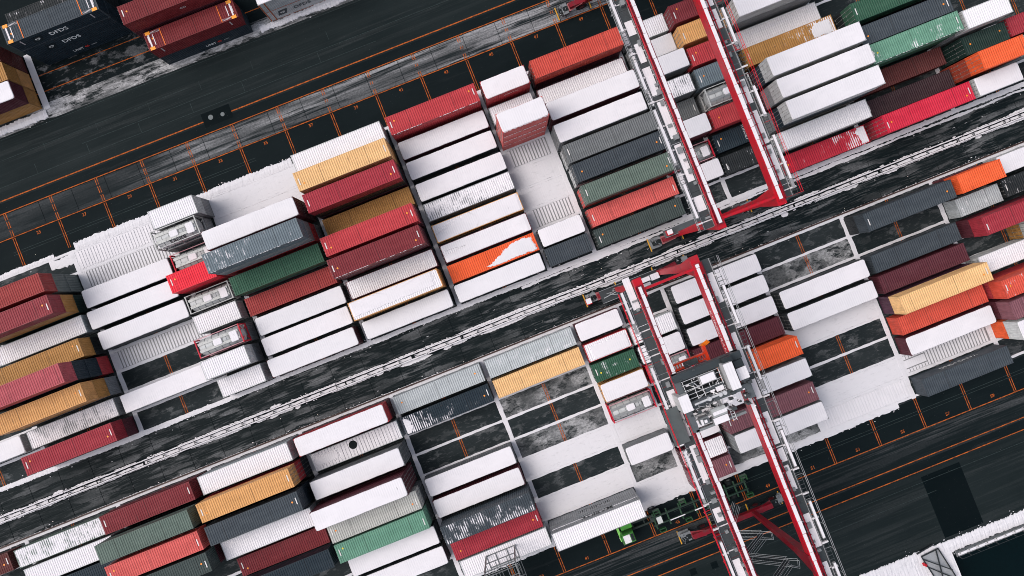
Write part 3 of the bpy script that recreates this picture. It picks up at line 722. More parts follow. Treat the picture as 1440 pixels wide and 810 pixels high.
for row in TABLE.strip().splitlines():
    key, yd, k0, r, sz, lv, u, v, color, state, below, de = row.split()
    k0 = int(k0); r = int(r); lv = int(lv); u = float(u); v = float(v); L = 12.192 if sz == '40' else 6.058
    where = f"{ORD[r]} row {'up' if yd == 'U' else 'down'} from track, {ORD[(UCOL if yd == 'U' else LCOL)[k0]]} {'upper' if yd == 'U' else 'lower'} yard column from left"
    group = 'containers in the upper yard' if yd == 'U' else 'containers in the lower yard'
    low = [] if below == '-' else below.split(',')
    for i, c in enumerate(low):
        tier = {0:'ground tier'}.get(i, {1:'second tier',2:'third tier'}.get(i))
        container(key+'b', u+R.uniform(-.03,.03), v+R.uniform(-.03,.03), i*TH+.02, L, c, 'B', f"{WORD.get(c,c)} container, {tier}, {where}", group, key in DOORE, False)
    z = len(low)*TH+.02
    nm = WORD.get(color, color)
    look = {'B':f'bare {nm}','D':f'snow dusted {nm}','L':f'thinly snowed {nm}','S':'snow covered','E':f'mostly snowed {nm}','P':'half snowed orange','I':f'frost imprinted {nm}'}.get(state, f'snow streaked {nm}')
    if state == 'TK':
        things[key] = tank(key, u, v, z, L, color, f"{'red framed ' if color == 'redtank' else 'grey '}tank container, {where}", group, color == 'redtank')
    else:
        things[key] = container(key, u, v, z, L, color, state, f"{look} container, {where}", group, key in DOORE)
# snow left on single roofs, lettering and marks on single containers
def roof_snow(t, pts, name='snow'):
    m = M(); n = len(pts); vs = []
    for i in range(n):
        a = Vector(pts[i]); b = Vector(pts[(i+1)%n]); k = max(1, int((b-a).length/.16))
        for j in range(k):
            p = a.lerp(b, j/k); vs.append((p.x+R.uniform(-.13,.13)*(abs(p.x)<5.9), p.y+R.uniform(-.09,.09)*(abs(p.y)<1.05)))
    c = Vector((sum(p[0] for p in vs)/len(vs), sum(p[1] for p in vs)/len(vs)))
    ring0 = [(x,y,HC-.03) for x,y in vs]; ring1 = [(x+(c.x-x)*.05, y+(c.y-y)*.08, HC+.03) for x,y in vs]; k = len(vs)
    m.add(ring0+ring1+[(c.x,c.y,HC+.045)], [(i,(i+1)%k,k+(i+1)%k,k+i) for i in range(k)]+[(k+i,k+(i+1)%k,2*k) for i in range(k)])
    return obj(name, m, SNOW, t)
roof_snow(things['e8'], [(-1.2,-.85),(.4,-1.08),(3.2,-.98),(5.8,-1.05),(5.85,-.2),(5.55,.75),(4.6,.98),(3.0,.92),(2.3,.55),(1.5,.4),(1.1,-.05),(.2,-.2),(-.2,-.55)])
roof_snow(things['j7'], [(5.0,-1.1),(6.0,-1.1),(6.0,1.1),(5.2,1.15),(4.5,.6),(4.9,.1)])
roof_snow(things['q2'], [(-6.0,-1.1),(-5.4,-1.15),(-5.0,-.4),(-5.1,.4),(-5.6,.95),(-6.0,.9)])
roof_snow(things['j2'], [(3.1,-.9),(5.6,-.95),(5.7,.8),(3.6,.95),(3.0,.2)])
roof_snow(things['e6'], [(-5.95,-1.16),(5.95,-1.16),(5.95,1.16),(-1.6,1.16),(-2.2,.75),(-3.0,.85),(-3.5,.35),(-4.3,.45),(-4.6,-.05),(-5.2,.1),(-5.95,-.1)])
roof_snow(things['e7'], [(-5.95,-1.16),(5.95,-1.16),(5.95,1.16),(-5.95,1.16),(-5.95,.5),(-5.2,.62),(-4.2,.5),(-4.0,.2),(-3.2,.45),(-2.7,.15),(-3.5,-.12),(-4.1,-.05),(-4.5,-.35),(-5.3,-.55),(-5.95,-.4)])
roof_snow(things['d8'], [(-6.0,-.75),(5.2,-.7),(5.4,1.15),(-6.0,1.15)])
roof_snow(things['s2'], [(-2.35,-1.1),(2.8,-1.1),(2.8,.75),(-2.35,.72)])
t = things['p2']
m = M(); m.box(-5.6,-2.6,-.5,.5,HC-.03,HC+.03); x = -5.7
while x < -2.6: m.box(x,x+.3,.68,1.15,HC-.03,HC+.02); m.box(x,x+.3,-1.15,-.68,HC-.03,HC+.02); x += .44
while x < 5.6: m.box(x,x+.28,-1.15,1.15,HC-.03,HC+.03); x += .44
obj('snow', m, SNOW, t)
m = M(); m.tube((0,0,HC-.02),(0,0,HC+.05),.56,24); obj('hole_disc', m, RUBBER, t, lin((14,22,24)), (-.3,.35,0))  # black disc stands in for a dark hole in the imprinted roof
t = things['r9']
for dz in (0,-TH): side_text(t, 'MAERSK', 1.25, .3, True, (58,60,62), 1.25+dz)
o = t.children[-1]; o.parent = [c for c in C.objects if c.get('label','').startswith('grey container, ground tier') and abs(c.location.x-t.location.x) < .3 and abs(c.location.y-t.location.y) < .3][0]
o.location.z = 1.25
side_text(things['w9'], 'YANG MING', .95, 0, True, (214,216,214), 1.25)
side_text(things['e1'], 'TEX', .3, -5.2, False, (225,215,215), 1.9)
side_text(things['f1'], 'CAPITAL', .55, .4, False, (240,205,205), 1.4)
t = things['t2']
sheet_m = M(); n = 7; vs = []
for i in range(n+1):
    a = radians(-72+50*i/n); vs += [(-2.2,1.10*cos(a)*-1+0,1.28+1.14*-sin(a)),(2.3,1.10*cos(a)*-1,1.28+1.14*-sin(a))]
o = link('lettering', text_mesh('TALKE', .8), INK, t, lin((40,44,46))); o.rotation_euler = (radians(48),0,0); o.location = (-.1,-.86,2.16)
for key, tx, x, sz in (('i7','CRONOS',1.2,.5),):
    o = link('lettering', text_mesh(tx, sz), INK, things[key], lin((205,205,205))); o.location = (x,.2,HC+.003); o.rotation_euler = (0,0,pi/2)

# snow caught on the top rails of a few walls
for o in list(C.objects):
    if o.get('label','').startswith(('salmon container','snow covered')) and abs(o.location.x-things['f3'].location.x) < .2 and abs(o.location.y-things['f3'].location.y) < .2:
        m = M()
        for i in range(9): x = -2.9+i*.65; m.box(x,x+R.uniform(.4,.64),-1.245,-1.21,HC-.16,HC-.02)
        obj('snow', m, SNOW, o, kind='stuff')
for key in ('e1','c2','k2','d6'):
    m = M()
    for i in range(26):
        x = -5.8+i*.45
        if R.random() < .75: m.box(x,x+R.uniform(.15,.42),-1.25,-1.212,HC-.09,HC-.01)
    obj('snow', m, SNOW, things[key], kind='stuff')

# the yard in the far corner
FG = 'containers in the far corner yard'
def far(key, u, v, z, color, state, label, top=True):
    return container(key, u, v, z, 12.192, color, state, label, FG, False, top)
def fittings(t):
    for sx in (-1,1):
        for sy in (-1,1): obj('corner_pad', M().box(sx*5.55-.32,sx*5.55+.32,sy*1.02-.2,sy*1.02+.2,HC-.012,HC+.02), FLAT, t, lin((250,160,50)))
        obj('end_plate', M().box(sx*5.55-.10,sx*5.55+.10,-.8,.8,HC-.012,HC+.015), FLAT, t, lin((226,220,222)))
        obj('end_plate', M().box(sx*5.0-.05,sx*5.0+.05,-.7,.7,HC-.012,HC+.012), FLAT, t, lin((226,220,222)))
        obj('stripe', M().box(sx*3.9-.045,sx*3.9+.045,-1.15,1.15,HC-.012,HC+.01), FLAT, t, lin((240,120,30)))
        for i in range(8): obj('dash_mark', M().box(sx*4.6-.55+i*.15,sx*4.6-.50+i*.15,-.95*sx-.12,-.95*sx+.12,HC-.012,HC+.008), FLAT, t, lin((216,208,210)))
        obj('side_plate', M().box(sx*4.7-.08,sx*4.7+.08,-1.226,-1.215,1.2,2.2), FLAT, t, lin((190,182,184)))
def dfds(t, col=(250,252,250), x=-1.0):
    side_text(t, 'DFDS', 1.0, x+.9, False, col, 1.35)
    m = M(); m.add([(-.75,0,-.6),(.45,0,-.6),(.75,0,.6),(-.45,0,.6)], [(0,1,2,3)])
    o = obj('emblem', m, INK, t, lin((26,38,44) if col[0] > 100 else (70,76,80)), (x-1.9,-1.223,1.35))
    m = M()
    for a in range(8): pass
    for cx, cz, r_ in ((-.14,0,.2),(.14,.06,.2),(0,-.12,.17)): m.add([(cx+r_*cos(k*pi/6),0,cz+r_*sin(k*pi/6)) for k in range(12)], [tuple(range(12))])
    o2 = obj('emblem_flower', m, INK, o, lin((214,214,212))); o2.location = (0,-.004,0)
def unit45(t, x):
    for tx, xx, cl, s_ in (('UNIT',-.95,(250,252,250),.62),('45',.25,(240,70,60),.62),('.com',1.2,(190,194,194),.42)): side_text(t, tx, s_, x+xx, False, cl, 1.0)
ux, vy = -40.3, 53.25
a = far('z', ux, vy, .02, 'navy', 'B', 'navy blue container with UNIT45.com lettering, lowest under two DFDS boxes', False); unit45(a, -.1)
b = far('z', ux, vy, TH+.02, 'navy', 'B', 'navy DFDS container in the middle of the corner stack above the UNIT45.com one', False); dfds(b)
c = far('z', ux, vy, 2*TH+.02, 'slate', 'B', 'slate roofed DFDS container with orange corner pads, top of the corner stack'); dfds(c); fittings(c)
for q in c.children:
    if q.name.startswith(('side_wall','end_wall','door')): q.color = (*lin(COL['navy']),1)
for i in range(2): far('z', ux-.3, vy+2.9, i*TH+.02, 'black', 'D', ('black container on top directly behind the slate DFDS stack','black container on the ground directly behind the slate DFDS stack')[1-i], i == 1)
a = far('z', -25.1, 47.35, .02, 'navy', 'B', 'navy container with UNIT45.com lettering under the orange padded dark red container', False); unit45(a, 1.4)
b = far('z', -25.1, 47.35, TH+.02, 'oxblood', 'B', 'dark red container with orange corner pads and white end plates beside the road'); fittings(b)
for i in range(3):
    c = far('z', -26.0, 50.25, i*TH+.02, ('navy','maroon','oxblood')[i], 'B', ('navy container at the bottom of the red stack behind the padded one','maroon container in the middle of the red stack behind the padded one','dark red container on top of the stack behind the orange padded one')[i], i == 2)
    if i == 2: side_text(c, 'CAI', .5, 1.2, False, (216,208,208), 1.4)
for i in range(2):
    c = far('z', -10.1, 47.75, i*TH+.02, ('white','lightgrey')[i], 'S', ('white DFDS container with dark lozenge emblem standing in roadside snow','weathered light grey rust streaked container on top of the white DFDS one')[i], i == 1)
    if i == 0:
        dfds(c, (72,78,82), -2.1); side_text(c, 'PALLETWIDE', .9, 4.6, False, (72,78,82), 1.35)
    m = M()
    for x in (-6.0,-5.3): m.box(x-.07,x+.07,-1.235,-1.215,0.02,HC)
    m.box(-6.09,6.09,-1.232,-1.215,0.02,.09); obj('rust_streak', m, STEEL, c, lin((176,84,34)))
for r_, cols in enumerate((('ochre','maroon'),('tan','ochre'),('brown','brown'))):
    for i, cc in enumerate(cols):
        far('z', -55.4, 48.1+r_*2.55, i*TH+.02, cc, 'S' if (r_ == 0 and i) else 'B',
            (('ochre tan container under the snow covered one at the far left corner','snow covered maroon container nearest the road at the far left corner'),
             ('tan ground tier container second from the road at the far left corner','ochre topped container second from the road at the far left corner'),
             ('brown ground tier container third from the road at the far left corner','brown topped container third from the road at the far left corner'))[r_][i], i == 1)

# ------------------------------------------------------------------ conductor rail between the two yards
cr = thing('conductor_rail', 'long snowy twin conductor rail running between the two container yards', 'rail barrier', (0,-2.72,0))
for y in (-.36,.36):
    for i in range(12):
        o = obj('rail', M().box(-6.48,6.48,-.07,.07,.28,.46), FLAT, cr, lin((150,148,152)), (-71.5+13*i, y, 0))
        obj('snow', M().strip(-6.45,6.45,-.085,.085,.05,.02,.3), SNOWG, o, loc=(0,0,.455))
pm = M(); pm.box(-.025,.025,-.50,.50,.44,.50); pm.box(-.06,.06,-.06,.06,0,.46); pm = pm.mesh('cross_arm')
for i in range(70): link('cross_arm', pm, METAL, cr, lin((70,74,76)), (-78+2.26*i, 0, 0))
m = M()
x = -78
while x < 78:
    w = R.uniform(5,22); m.strip(x, x+w, -.24, .22-R.uniform(0,.14), .12, .05, .25); x += w+R.uniform(.1,.5)
x = -78
while x < 78:
    w = R.expovariate(.6)+.2; d = R.uniform(.03,.4)*R.random()
    m.strip(x, x+w*1.8, .44, .52+d, .07, .05, .15, None, True); x += w+R.expovariate(.8)
x = -78
while x < 78:
    w = R.expovariate(.6)+.2; d = R.uniform(.05,.5)*R.random()
    m.strip(x, x+w*1.8, -.52-d, -.44, .07, .05, .15, None, True); x += w+R.expovariate(.9)
for i in range(420):
    x = R.uniform(-78,78); y = R.choice((-1,1))*(.55+R.expovariate(1.6)); r_ = R.uniform(.02,.09); q = R.uniform(1,3.5)
    m.poly([(x+r_*q*cos(t_), y+r_*sin(t_)) for t_ in [R.uniform(0,.5)+k*pi/3 for k in range(6)]], 0, .03)
obj('snow', m, SNOWG, cr, kind='stuff')
obj('bed', M().box(-78,78,-.95,.95,.012,.016), A_BASE, cr)
m = M(); m.box(-78,78,-.10,.10,0,.16); obj('kerb', m, STEEL, None, lin((66,46,40)), (0,LB+.30,0)); bpy.data.objects['kerb']['kind'] = 'structure'

# ------------------------------------------------------------------ gantry cranes
RED = lin((182,2,30)); DRED = lin((122,8,28)); GAL = lin((148,150,152)); DGR = lin((44,52,55)); WHT = lin((214,210,212))
def crane(label, gl, gr, vN, vS, legN, legS, red_side):
    uc = (gl+gr+.65)/2
    t = thing('gantry_crane', label, 'gantry crane', (uc, 0, 0), 0, 'red gantry cranes straddling the yards')
    X = lambda u: u-uc
    for g in (gl, gr):
        m = M(); m.box(X(g),X(g)+.55,vS,vN,18.55,20.0)
        for y in (vS, vN): m.box(X(g)-.04,X(g)+.59,y-.06,y+.06,18.3,20.05)
        gd = obj('girder', m, GLOSS, t, RED if g == gr else lin((118,10,34)))
        m = M(); y = vS+.1
        while y < vN-.2: l = R.uniform(.8,2.1); m.box(X(g)+.07+R.uniform(0,.05),X(g)+.52-R.uniform(0,.09),y,min(y+l,vN-.1),19.98,20.05); y += l+R.choice((.03,.04,.05))
        obj('snow', m, SNOWG, gd, kind='stuff')
        m = M(); s_ = 1 if g == gr else -1; x0 = X(g)+(.70 if g == gr else -.30)
        m.box(x0+.02,x0+.10,vS,vN,20.0,20.16); m.box(x0+.22,x0+.27,vS,vN,19.7,19.8)
        y = vS
        while y < vN: m.box(x0,x0+.3,y,y+.08,19.6,19.98); y += 1.2
        obj('trolley_rail', m, GLOSS, gd, DRED if g == gr else lin((190,30,46)))
    for g, s_ in ((gl,-1),(gr,1)):
        e = X(g)+(.65 if s_ > 0 else 0)
        def xb(a, b): return tuple(sorted((e+s_*a, e+s_*b)))
        a, b = xb(.08,.14); w = obj('walkway', M().box(a,b,vS,vN,18.95,19.14), METAL, t, lin((176,176,178)))
        a, b = xb(1.28,1.33); obj('toe_board', M().box(a,b,vS,vN,18.95,19.14), METAL, w, lin((176,176,178)))
        a, b = xb(.15,1.27); gm = M(); ny = 9
        gm.box(a,b,-.68,.68,-.02,.012)
        for i in range(ny): gm.box(a+.02,b-.02,-.66+i*.152,-.63+i*.152,.012,.03)
        gm = gm.mesh('grating'); y = vS+.7
        while y < vN-.6: link('grating', gm, METAL, w, lin((72,78,80)), (0,y,19.0)); y += 1.4
        bm = M(); bm.box(*xb(.0,1.35),-.06,.06,-.2,-.06); bm.box(*xb(1.25,1.95),-.09,.09,-.06,.2); bm = bm.mesh('bracket')
        y = vS+.8
        while y < vN: link('bracket', bm, FLAT, w, WHT, (0,y,19.1)); y += 2.8
        y = vS+R.uniform(0,2)
        while y < vN-3:
            l = R.uniform(3.5,6.5); a, b = xb(1.5,1.80); o = obj('cable_tray', M().box(a, b, y, min(y+l,vN), 19.12, 19.40), FLAT, w, lin((150,150,152)))
            obj('snow', M().box(a+.02, b-.02, y+R.uniform(.05,1.2), min(y+l,vN)-.05, 19.39, 19.45), SNOW, o); y += l+R.uniform(1.6,5.4)
        m = M(); a, b = xb(1.36,1.40); m.box(a,b,vS,vN,19.2,19.24); a, b = xb(1.86,1.9); m.box(a,b,vS,vN,19.2,19.24); y = vS
        while y < vN: a, b = xb(1.35,1.91); m.box(a,b,y,y+.05,19.15,19.21); y += .45
        obj('cable_chain', m, METAL, w, lin((70,76,78)))
        m = M(); a = e+s_*2.08
        for zz in (19.6,20.1): m.tube((a,vS,zz),(a,vN,zz),.028,6)
        y = vS
        while y <= vN: m.tube((a,y,18.9),(a,y,20.1),.028,5); m.bar((e+s_*.2,y,18.9),(a+s_*.03,y,18.93),.05); y += 2.8
        obj('handrail', m, GLOSS, w, lin((214,14,40)) if s_ == red_side else lin((150,152,154)))
        m = M(); y = vS+2
        while y < vN-2:
            l = R.uniform(1.2,5)
            if R.random() < .7: a, b = xb(.2,1.24); m.box(a+R.uniform(0,.3), b-R.uniform(0,.2), y, y+l, 19.03, 19.08)
            y += l+R.uniform(.2,1.8)
        obj('snow', m, SNOW, w, kind='stuff')
        y = vS+1.0
        while y < vN-1:
            if R.random() < .6: a = R.uniform(.1,.5); obj('junction_box', M().box(*xb(a,a+R.uniform(.2,.6)), y, y+R.uniform(.2,.7), 18.96, 19.0+R.uniform(.2,.6)), FLAT, w, lin((132,136,138)))
            y += R.uniform(.9,2.6)
    for y in (vN-.5, vS+.5):
        m = M(); m.box(X(gl)+.65, X(gr), y-.14, y+.14, 19.3, 19.7); obj('end_tie', m, GLOSS, t, RED)
    for y in (legN, legS):
        for g in (gl, gr):
            m = M(); x = X(g)+.325; d = 1 if g == gl else -1
            m.bar((x+d*.3,y,2.2),(x,y,14.5),.55,.55,.75,1.0); m.bar((x,y,14.5),(x,y,19.8),.75,1.0,.95,2.2)
            obj('leg', m, GLOSS, t, DRED if y < -10 else RED)  # southern legs, like the sills, have shade put into a darker red
        m = M(); m.box(-5.6,5.6,y-.32,y+.32,1.55,2.3)
        for s_ in (-1,1): m.add([(s_*3.9,y-.4,2.3),(s_*5.7,y-.55,1.5),(s_*5.7,y+.55,1.5),(s_*3.9,y+.4,2.3)], [(0,1,2,3) if s_ > 0 else (3,2,1,0)])
        sill = obj('sill_beam', m, GLOSS, t, DRED)
        for s_ in (-1,1):
            for q in (-1.15,1.15):
                m = M(); m.tube((s_*4.95+q,y-.32,.78),(s_*4.95+q,y+.32,.78),.78,20); wh = obj('wheel', m, RUBBER, t, lin((30,36,38)))
                m = M(); m.tube((s_*4.95+q,y-.35,.78),(s_*4.95+q,y+.35,.78),.40,14); obj('rim', m, METAL, wh, lin((90,20,30)))
            m = M(); m.box(s_*4.95-1.5,s_*4.95+1.5,y-.22,y+.22,1.0,1.5)
            for q in (-2.15,2.15): m.box(s_*4.95+q-.06,s_*4.95+q+.06,y-.95,y+.75,.5,.7)
            obj('bogie', m, FLAT, t, lin((46,52,54)))
            m = M()
            for q in (-2.3,2.3): m.box(s_*4.95+q-.07,s_*4.95+q+.07,y-.9,y+.9,.72,.80)
            obj('bumper', m, FLAT, t, lin((206,150,40)))
            m = M(); x = s_*6.6
            for i in range(9): m.box(x+R.uniform(-.7,.7),x+R.uniform(.75,1.0),y+R.uniform(-.7,.5),y+R.uniform(.52,.8),.7+.1*i,.9+.1*i) if i % 3 == 0 else m.tube((x+R.uniform(-.6,.6),y+R.uniform(-.7,.7),.5),(x+R.uniform(-.6,.6),y+R.uniform(-.7,.7),1.7),.07,6)
            obj('drive_unit', m, METAL, t, lin((128,132,134)))
    return t, uc
c1, u1 = crane('red gantry crane whose girders run off the top edge over the upper yard', 23.5, 30.45, 38.0, -1.1, 33.0, -.55, 1)
c2, u2 = crane('red gantry crane with its trolley over the lower yard beside the green truck', 12.95, 19.45, -4.05, -46.0, -4.3, -38.35, -1)
# platforms, cabinets, lettering, stairs on the cranes
m = M(); m.box(-5.3,1.2,-.45,.55,2.35,2.42)
p = obj('platform', m, METAL, c1, lin((92,98,100)), (0,-.0,0))
m = M()
for i in range(14):
    x = -5.3+i*.5; m.tube((x,.55,2.4),(x,.55,3.4),.02,5); m.tube((x,-.45,2.4),(x,-.45,3.4),.02,5)
for y in (.55,-.45):
    for z in (2.9,3.4): m.tube((-5.3,y,z),(1.2,y,z),.025,5)
obj('railing', m, METAL, p, lin((170,172,174)))
m = M(); m.box(-3.4,-1.2,-.9,-.45,1.6,2.5); obj('power_pack', m, GLOSS, p, lin((170,16,36)))
m = M(); m.box(-5.0,-4.3,-.3,.4,2.4,3.3); obj('cabinet', m, FLAT, p, lin((206,30,46))); m = M(); m.box(-5.0,-4.3,-.2,.4,3.3,3.36); obj('snow', m, SNOW, p)
x0 = lambda u: u-u2
m = M(); m.box(x0(11.2),x0(19.2),-5.4,-3.75,2.32,2.4); p = obj('platform', m, METAL, c2, lin((58,64,66)))
for a, b, y0, y1, zt in ((15.65,16.45,-4.75,-4.2,3.6),(16.55,17.85,-4.75,-4.2,3.8),(18.0,19.1,-4.9,-4.15,3.8)):
    m = M(); m.box(x0(a),x0(b),y0,y1,2.4,zt); cb = obj('cabinet', m, FLAT, p, lin((150,152,152)))
    m = M(); m.box(x0(a)-.02,x0(b)+.02,y0-.02,y1+.02,zt,zt+.06); obj('snow', m, SNOW, cb)
m = M(); m.box(x0(16.7),x0(18.0),-5.4,-5.0,2.4,2.5); obj('snow', m, SNOW, p)
m = M()
for a in range(12):
    xx = x0(11.2)+a*.73
    for y in (-5.4,-3.75): m.tube((xx,y,2.4),(xx,y,3.4),.02,5)
for y in (-5.4,-3.75):
    for z in (2.9,3.4): m.tube((x0(11.2),y,z),(x0(19.2),y,z),.022,5)
for i in range(9): m.tube((x0(11.5)+R.uniform(0,3.4),R.uniform(-5.2,-4),2.4),(x0(11.5)+R.uniform(0,3.4),R.uniform(-5.2,-4),3.2),.06,6)
obj('railing', m, METAL, p, lin((150,154,156)))
m = M(); m.box(x0(9.2),x0(9.9),-4.9,-4.1,1.2,2.2); cb = obj('cabinet', m, GLOSS, p, lin((214,34,52))); m = M(); m.box(x0(9.2),x0(9.9),-4.8,-4.1,2.2,2.27); obj('snow', m, SNOW, cb)
tx = text_mesh('KONECRANES', .9)
o = link('lettering', tx, INK, c2, lin((236,206,210))); o.rotation_euler = (pi/2,0,-pi/2); o.location = (x0(19.445),-12.2,19.25)
# zigzag stair beside the southern leg
st = obj('stair', M().box(x0(17.2),x0(18.6),-41.4,-40.2,17.6,17.7), METAL, c2, lin((90,96,98)))
z = 2.3; flip = 1
pts = [(17.6,-36.2),(14.7,-38.4),(18.4,-38.9),(14.9,-39.5),(18.9,-40.6),(15.2,-41.4),(18.9,-41.9)]
for i in range(6):
    a = Vector((x0(pts[i][0]),pts[i][1],z)); b = Vector((x0(pts[i+1][0]),pts[i+1][1],z+2.5)); d = (b-a); n_ = Vector((-d.y,d.x,0)).normalized()*.38
    m = M()
    for k in range(11):
        c = a.lerp(b,(k+.5)/11); m.box(c.x-.14,c.x+.14,c.y-.36,c.y+.36,c.z,c.z+.03)
    fl = obj('stair_flight', m, METAL, st, lin((36,42,44)))
    m = M()
    for s_ in (-1,1):
        for h_ in (0,.55,1.05): m.tube(a+n_*s_+Vector((0,0,h_)), b+n_*s_+Vector((0,0,h_)), .022,5)
    e = b+d.normalized()*.9
    for h_ in (.55,1.05):
        q = [b+n_+Vector((0,0,h_)), e+n_*1.2+Vector((0,0,h_)), e-n_*1.2+Vector((0,0,h_)), b-n_+Vector((0,0,h_))]
        for p_, q_ in zip(q,q[1:]): m.tube(p_,q_,.024,5)
    obj('stair_rail', m, METAL, fl, lin((168,172,174)))
    z += 2.5
# trolley on the lower crane
tr = thing('crane_trolley', 'snow spattered hoist trolley full of machinery resting on the lower crane girders', 'crane trolley', (16.4,-17.2,20.1))
def part(name, boxes, mat, col, parent=tr):
    m = M()
    for b in boxes: m.box(b[0]-16.4,b[1]-16.4,b[2]+17.2,b[3]+17.2,b[4]-20.1,b[5]-20.1)
    return obj(name, m, mat, parent, col)
part('cross_beam', [(12.7,20.2,-14.78,-14.0,20.3,21.4)], FLAT, lin((48,56,60)))
part('cross_beam', [(12.9,20.0,-18.05,-17.5,20.3,21.2)], METAL, lin((92,98,100)))
part('cross_beam', [(13.0,18.6,-20.45,-20.2,20.3,21.0)], FLAT, lin((120,124,126)))
part('end_carriage', [(12.75,13.35,-20.4,-14.0,20.1,21.0)], FLAT, lin((86,92,96)))
part('end_carriage', [(19.5,20.15,-19.2,-14.0,20.1,21.0)], FLAT, lin((86,92,96)))
part('deck', [(13.4,17.6,-17.4,-14.8,20.2,20.28),(15.2,17.4,-16.6,-15.7,20.28,20.34)], FLAT, lin((26,33,36)))
ec = part('electrical_house', [(17.66,18.6,-17.28,-14.5,20.3,22.8)], FLAT, lin((176,176,178))); part('snow', [(17.64,18.62,-17.3,-14.48,22.8,22.86)], SNOW, None, ec)
for b in ((15.2,16.7,-15.72,-14.95,20.3,21.9),(16.4,17.2,-17.08,-16.62,20.3,21.6),(19.0,20.05,-16.86,-15.62,20.3,21.8),(14.9,16.45,-20.15,-19.5,20.6,21.9)):
    q = part('cabinet', [b], FLAT, lin((150,152,154))); part('snow', [(b[0]-.02,b[1]+.02,b[2]-.02,b[3]+.02,b[5],b[5]+.06)], SNOW, None, q)
q = part('operator_cabin', [(12.3,13.35,-17.85,-16.1,19.2,22.0)], FLAT, lin((190,190,190))); part('snow', [(12.28,13.37,-17.87,-16.08,22.0,22.05)], SNOW, None, q)
part('cabin_window', [(12.5,13.2,-17.9,-17.84,19.6,21.4)], METAL, lin((20,30,36)), q)
part('air_duct', [(17.9,18.95,-14.62,-14.05,21.4,22.2),(19.0,19.95,-15.5,-14.78,21.0,21.9)], FLAT, lin((34,42,46)))
m = M(); m.tube((-1.4,-1.8,1.6),(.1,-1.8,1.6),.5,16); d = obj('motor', m, FLAT, tr, lin((176,178,178))); m = M(); m.box(-1.4,.1,-1.95,-1.6,2.05,2.14); obj('snow', m, SNOW, d)
m = M(); m.tube((-2.9,-.3,1.1),(-.6,-.3,1.1),.42,18)
for i in range(9): m.tube((-2.8+i*.26,-.3,1.1),(-2.72+i*.26,-.3,1.1),.46,18)
obj('hoist_drum', m, METAL, tr, lin((84,88,92)))
m = M(); m.tube((-1.0,.55,1.0),(1.0,.55,1.0),.36,16); obj('hoist_drum', m, METAL, tr, lin((70,76,80)))
m = M(); m.tube((-2.7,-.25,1.7),(.7,-.18,1.7),.12,8)
for x in (-1.1,.1,.6): m.tube((x,-.2,1.6),(x,-.2,2.0),.22,10)
obj('pipe', m, METAL, tr, lin((206,206,208)))
q = part('winch', [(13.65,14.6,-19.8,-19.05,20.6,21.6),(13.9,14.3,-19.6,-19.2,21.6,22.0)], FLAT, lin((110,114,116))); part('snow', [(13.95,14.25,-19.55,-19.25,22.0,22.05),(13.65,13.9,-19.8,-19.2,21.6,21.66)], SNOW, None, q)
part('ladder', [(17.0,17.06,-20.7,-18.9,21.0,21.1),(17.36,17.42,-20.7,-18.9,21.0,21.1)]+[(17.0,17.42,-20.6+i*.3,-20.54+i*.3,21.0,21.06) for i in range(6)], FLAT, lin((216,214,216)))
m = M(); H_ = 21.4-20.1
for x in (-3.0,-2.0,-1.2,-.4,.5,1.0):
    m.tube((x,-.2,H_),(x,2.2,H_),.035,5)
for y in (-.1,.35,.8,1.3,1.9,2.3): m.tube((-3.1,y,H_),(1.1,y,H_),.035,5)
for i in range(16): m.box(-3+R.uniform(0,4),-3+R.uniform(4.0,4.15),0,0,0,0) if False else m.tube((-3+R.uniform(0,4.2),R.uniform(-2.8,2.3),.2),(-3+R.uniform(0,4.2),R.uniform(-2.8,2.3),R.uniform(.9,1.7)),.05,6)
obj('railing', m, METAL, tr, lin((214,214,216)))
m = M()
for i in range(46):
    a = R.uniform(12.9,19.9)-16.4; b = R.uniform(-20.2,-14.2)+17.2; s_ = R.uniform(.1,.32)
    m.box(a,a+s_*1.6,b,b+s_,.1,R.uniform(.5,1.5))
obj('machinery', m, METAL, tr, lin((70,76,78)), kind='stuff')
m = M()
for i in range(34):
    a = R.uniform(12.9,19.9)-16.4; b = R.uniform(-20.2,-14.2)+17.2; s_ = R.uniform(.06,.24)
    zt = R.uniform(.6,1.5); m.box(a,a+s_*2,b,b+s_,zt,zt+.05)
obj('snow', m, SNOW, tr, kind='stuff')
for y in (-20.3,): part('walkway', [(10.6,12.3,-21.4,-17.4,19.5,19.56)], METAL, lin((92,98,98)))
# spreader under the trolley
sp = thing('spreader', 'orange container spreader with raised corner flippers hanging beneath the crane trolley', 'spreader', (16.2,-14.4,14.6))
VER = lin((226,62,28))
m = M(); m.box(-2.4,2.1,-.42,-.24,.1,.75); m.box(-2.4,2.1,.24,.42,.1,.75)
for i in range(14): m.box(-2.3+i*.33,-2.2+i*.33,-.24,.24,.2,.6)
m.box(-2.5,-2.2,-1.15,1.15,.0,.7); m.box(1.95,2.3,-1.15,1.15,0,.7); obj('beam', m, GLOSS, sp, VER)
for x, y in ((-2.4,1.2),(-2.4,-1.2),(2.2,1.2),(2.2,-1.2)):
    m = M(); m.box(x-.25,x+.25,y-.12,y+.12,-.5,.5); m.bar((x,y,.4),(x+math.copysign(.5,x),y+math.copysign(.35,y),1.2),.45,.12); obj('flipper', m, GLOSS, sp, lin((250,130,22)))
m = M(); m.box(-.8,.8,-.3,.3,.75,1.3); obj('headblock', m, FLAT, sp, lin((70,76,78)))
for x in (-.7,.7):
    for y in (-.25,.25): m = M(); m.tube((x,y,1.3),(x*1.3,y,5.6),.03,5); obj('rope', m, METAL, sp, lin((70,74,76)))

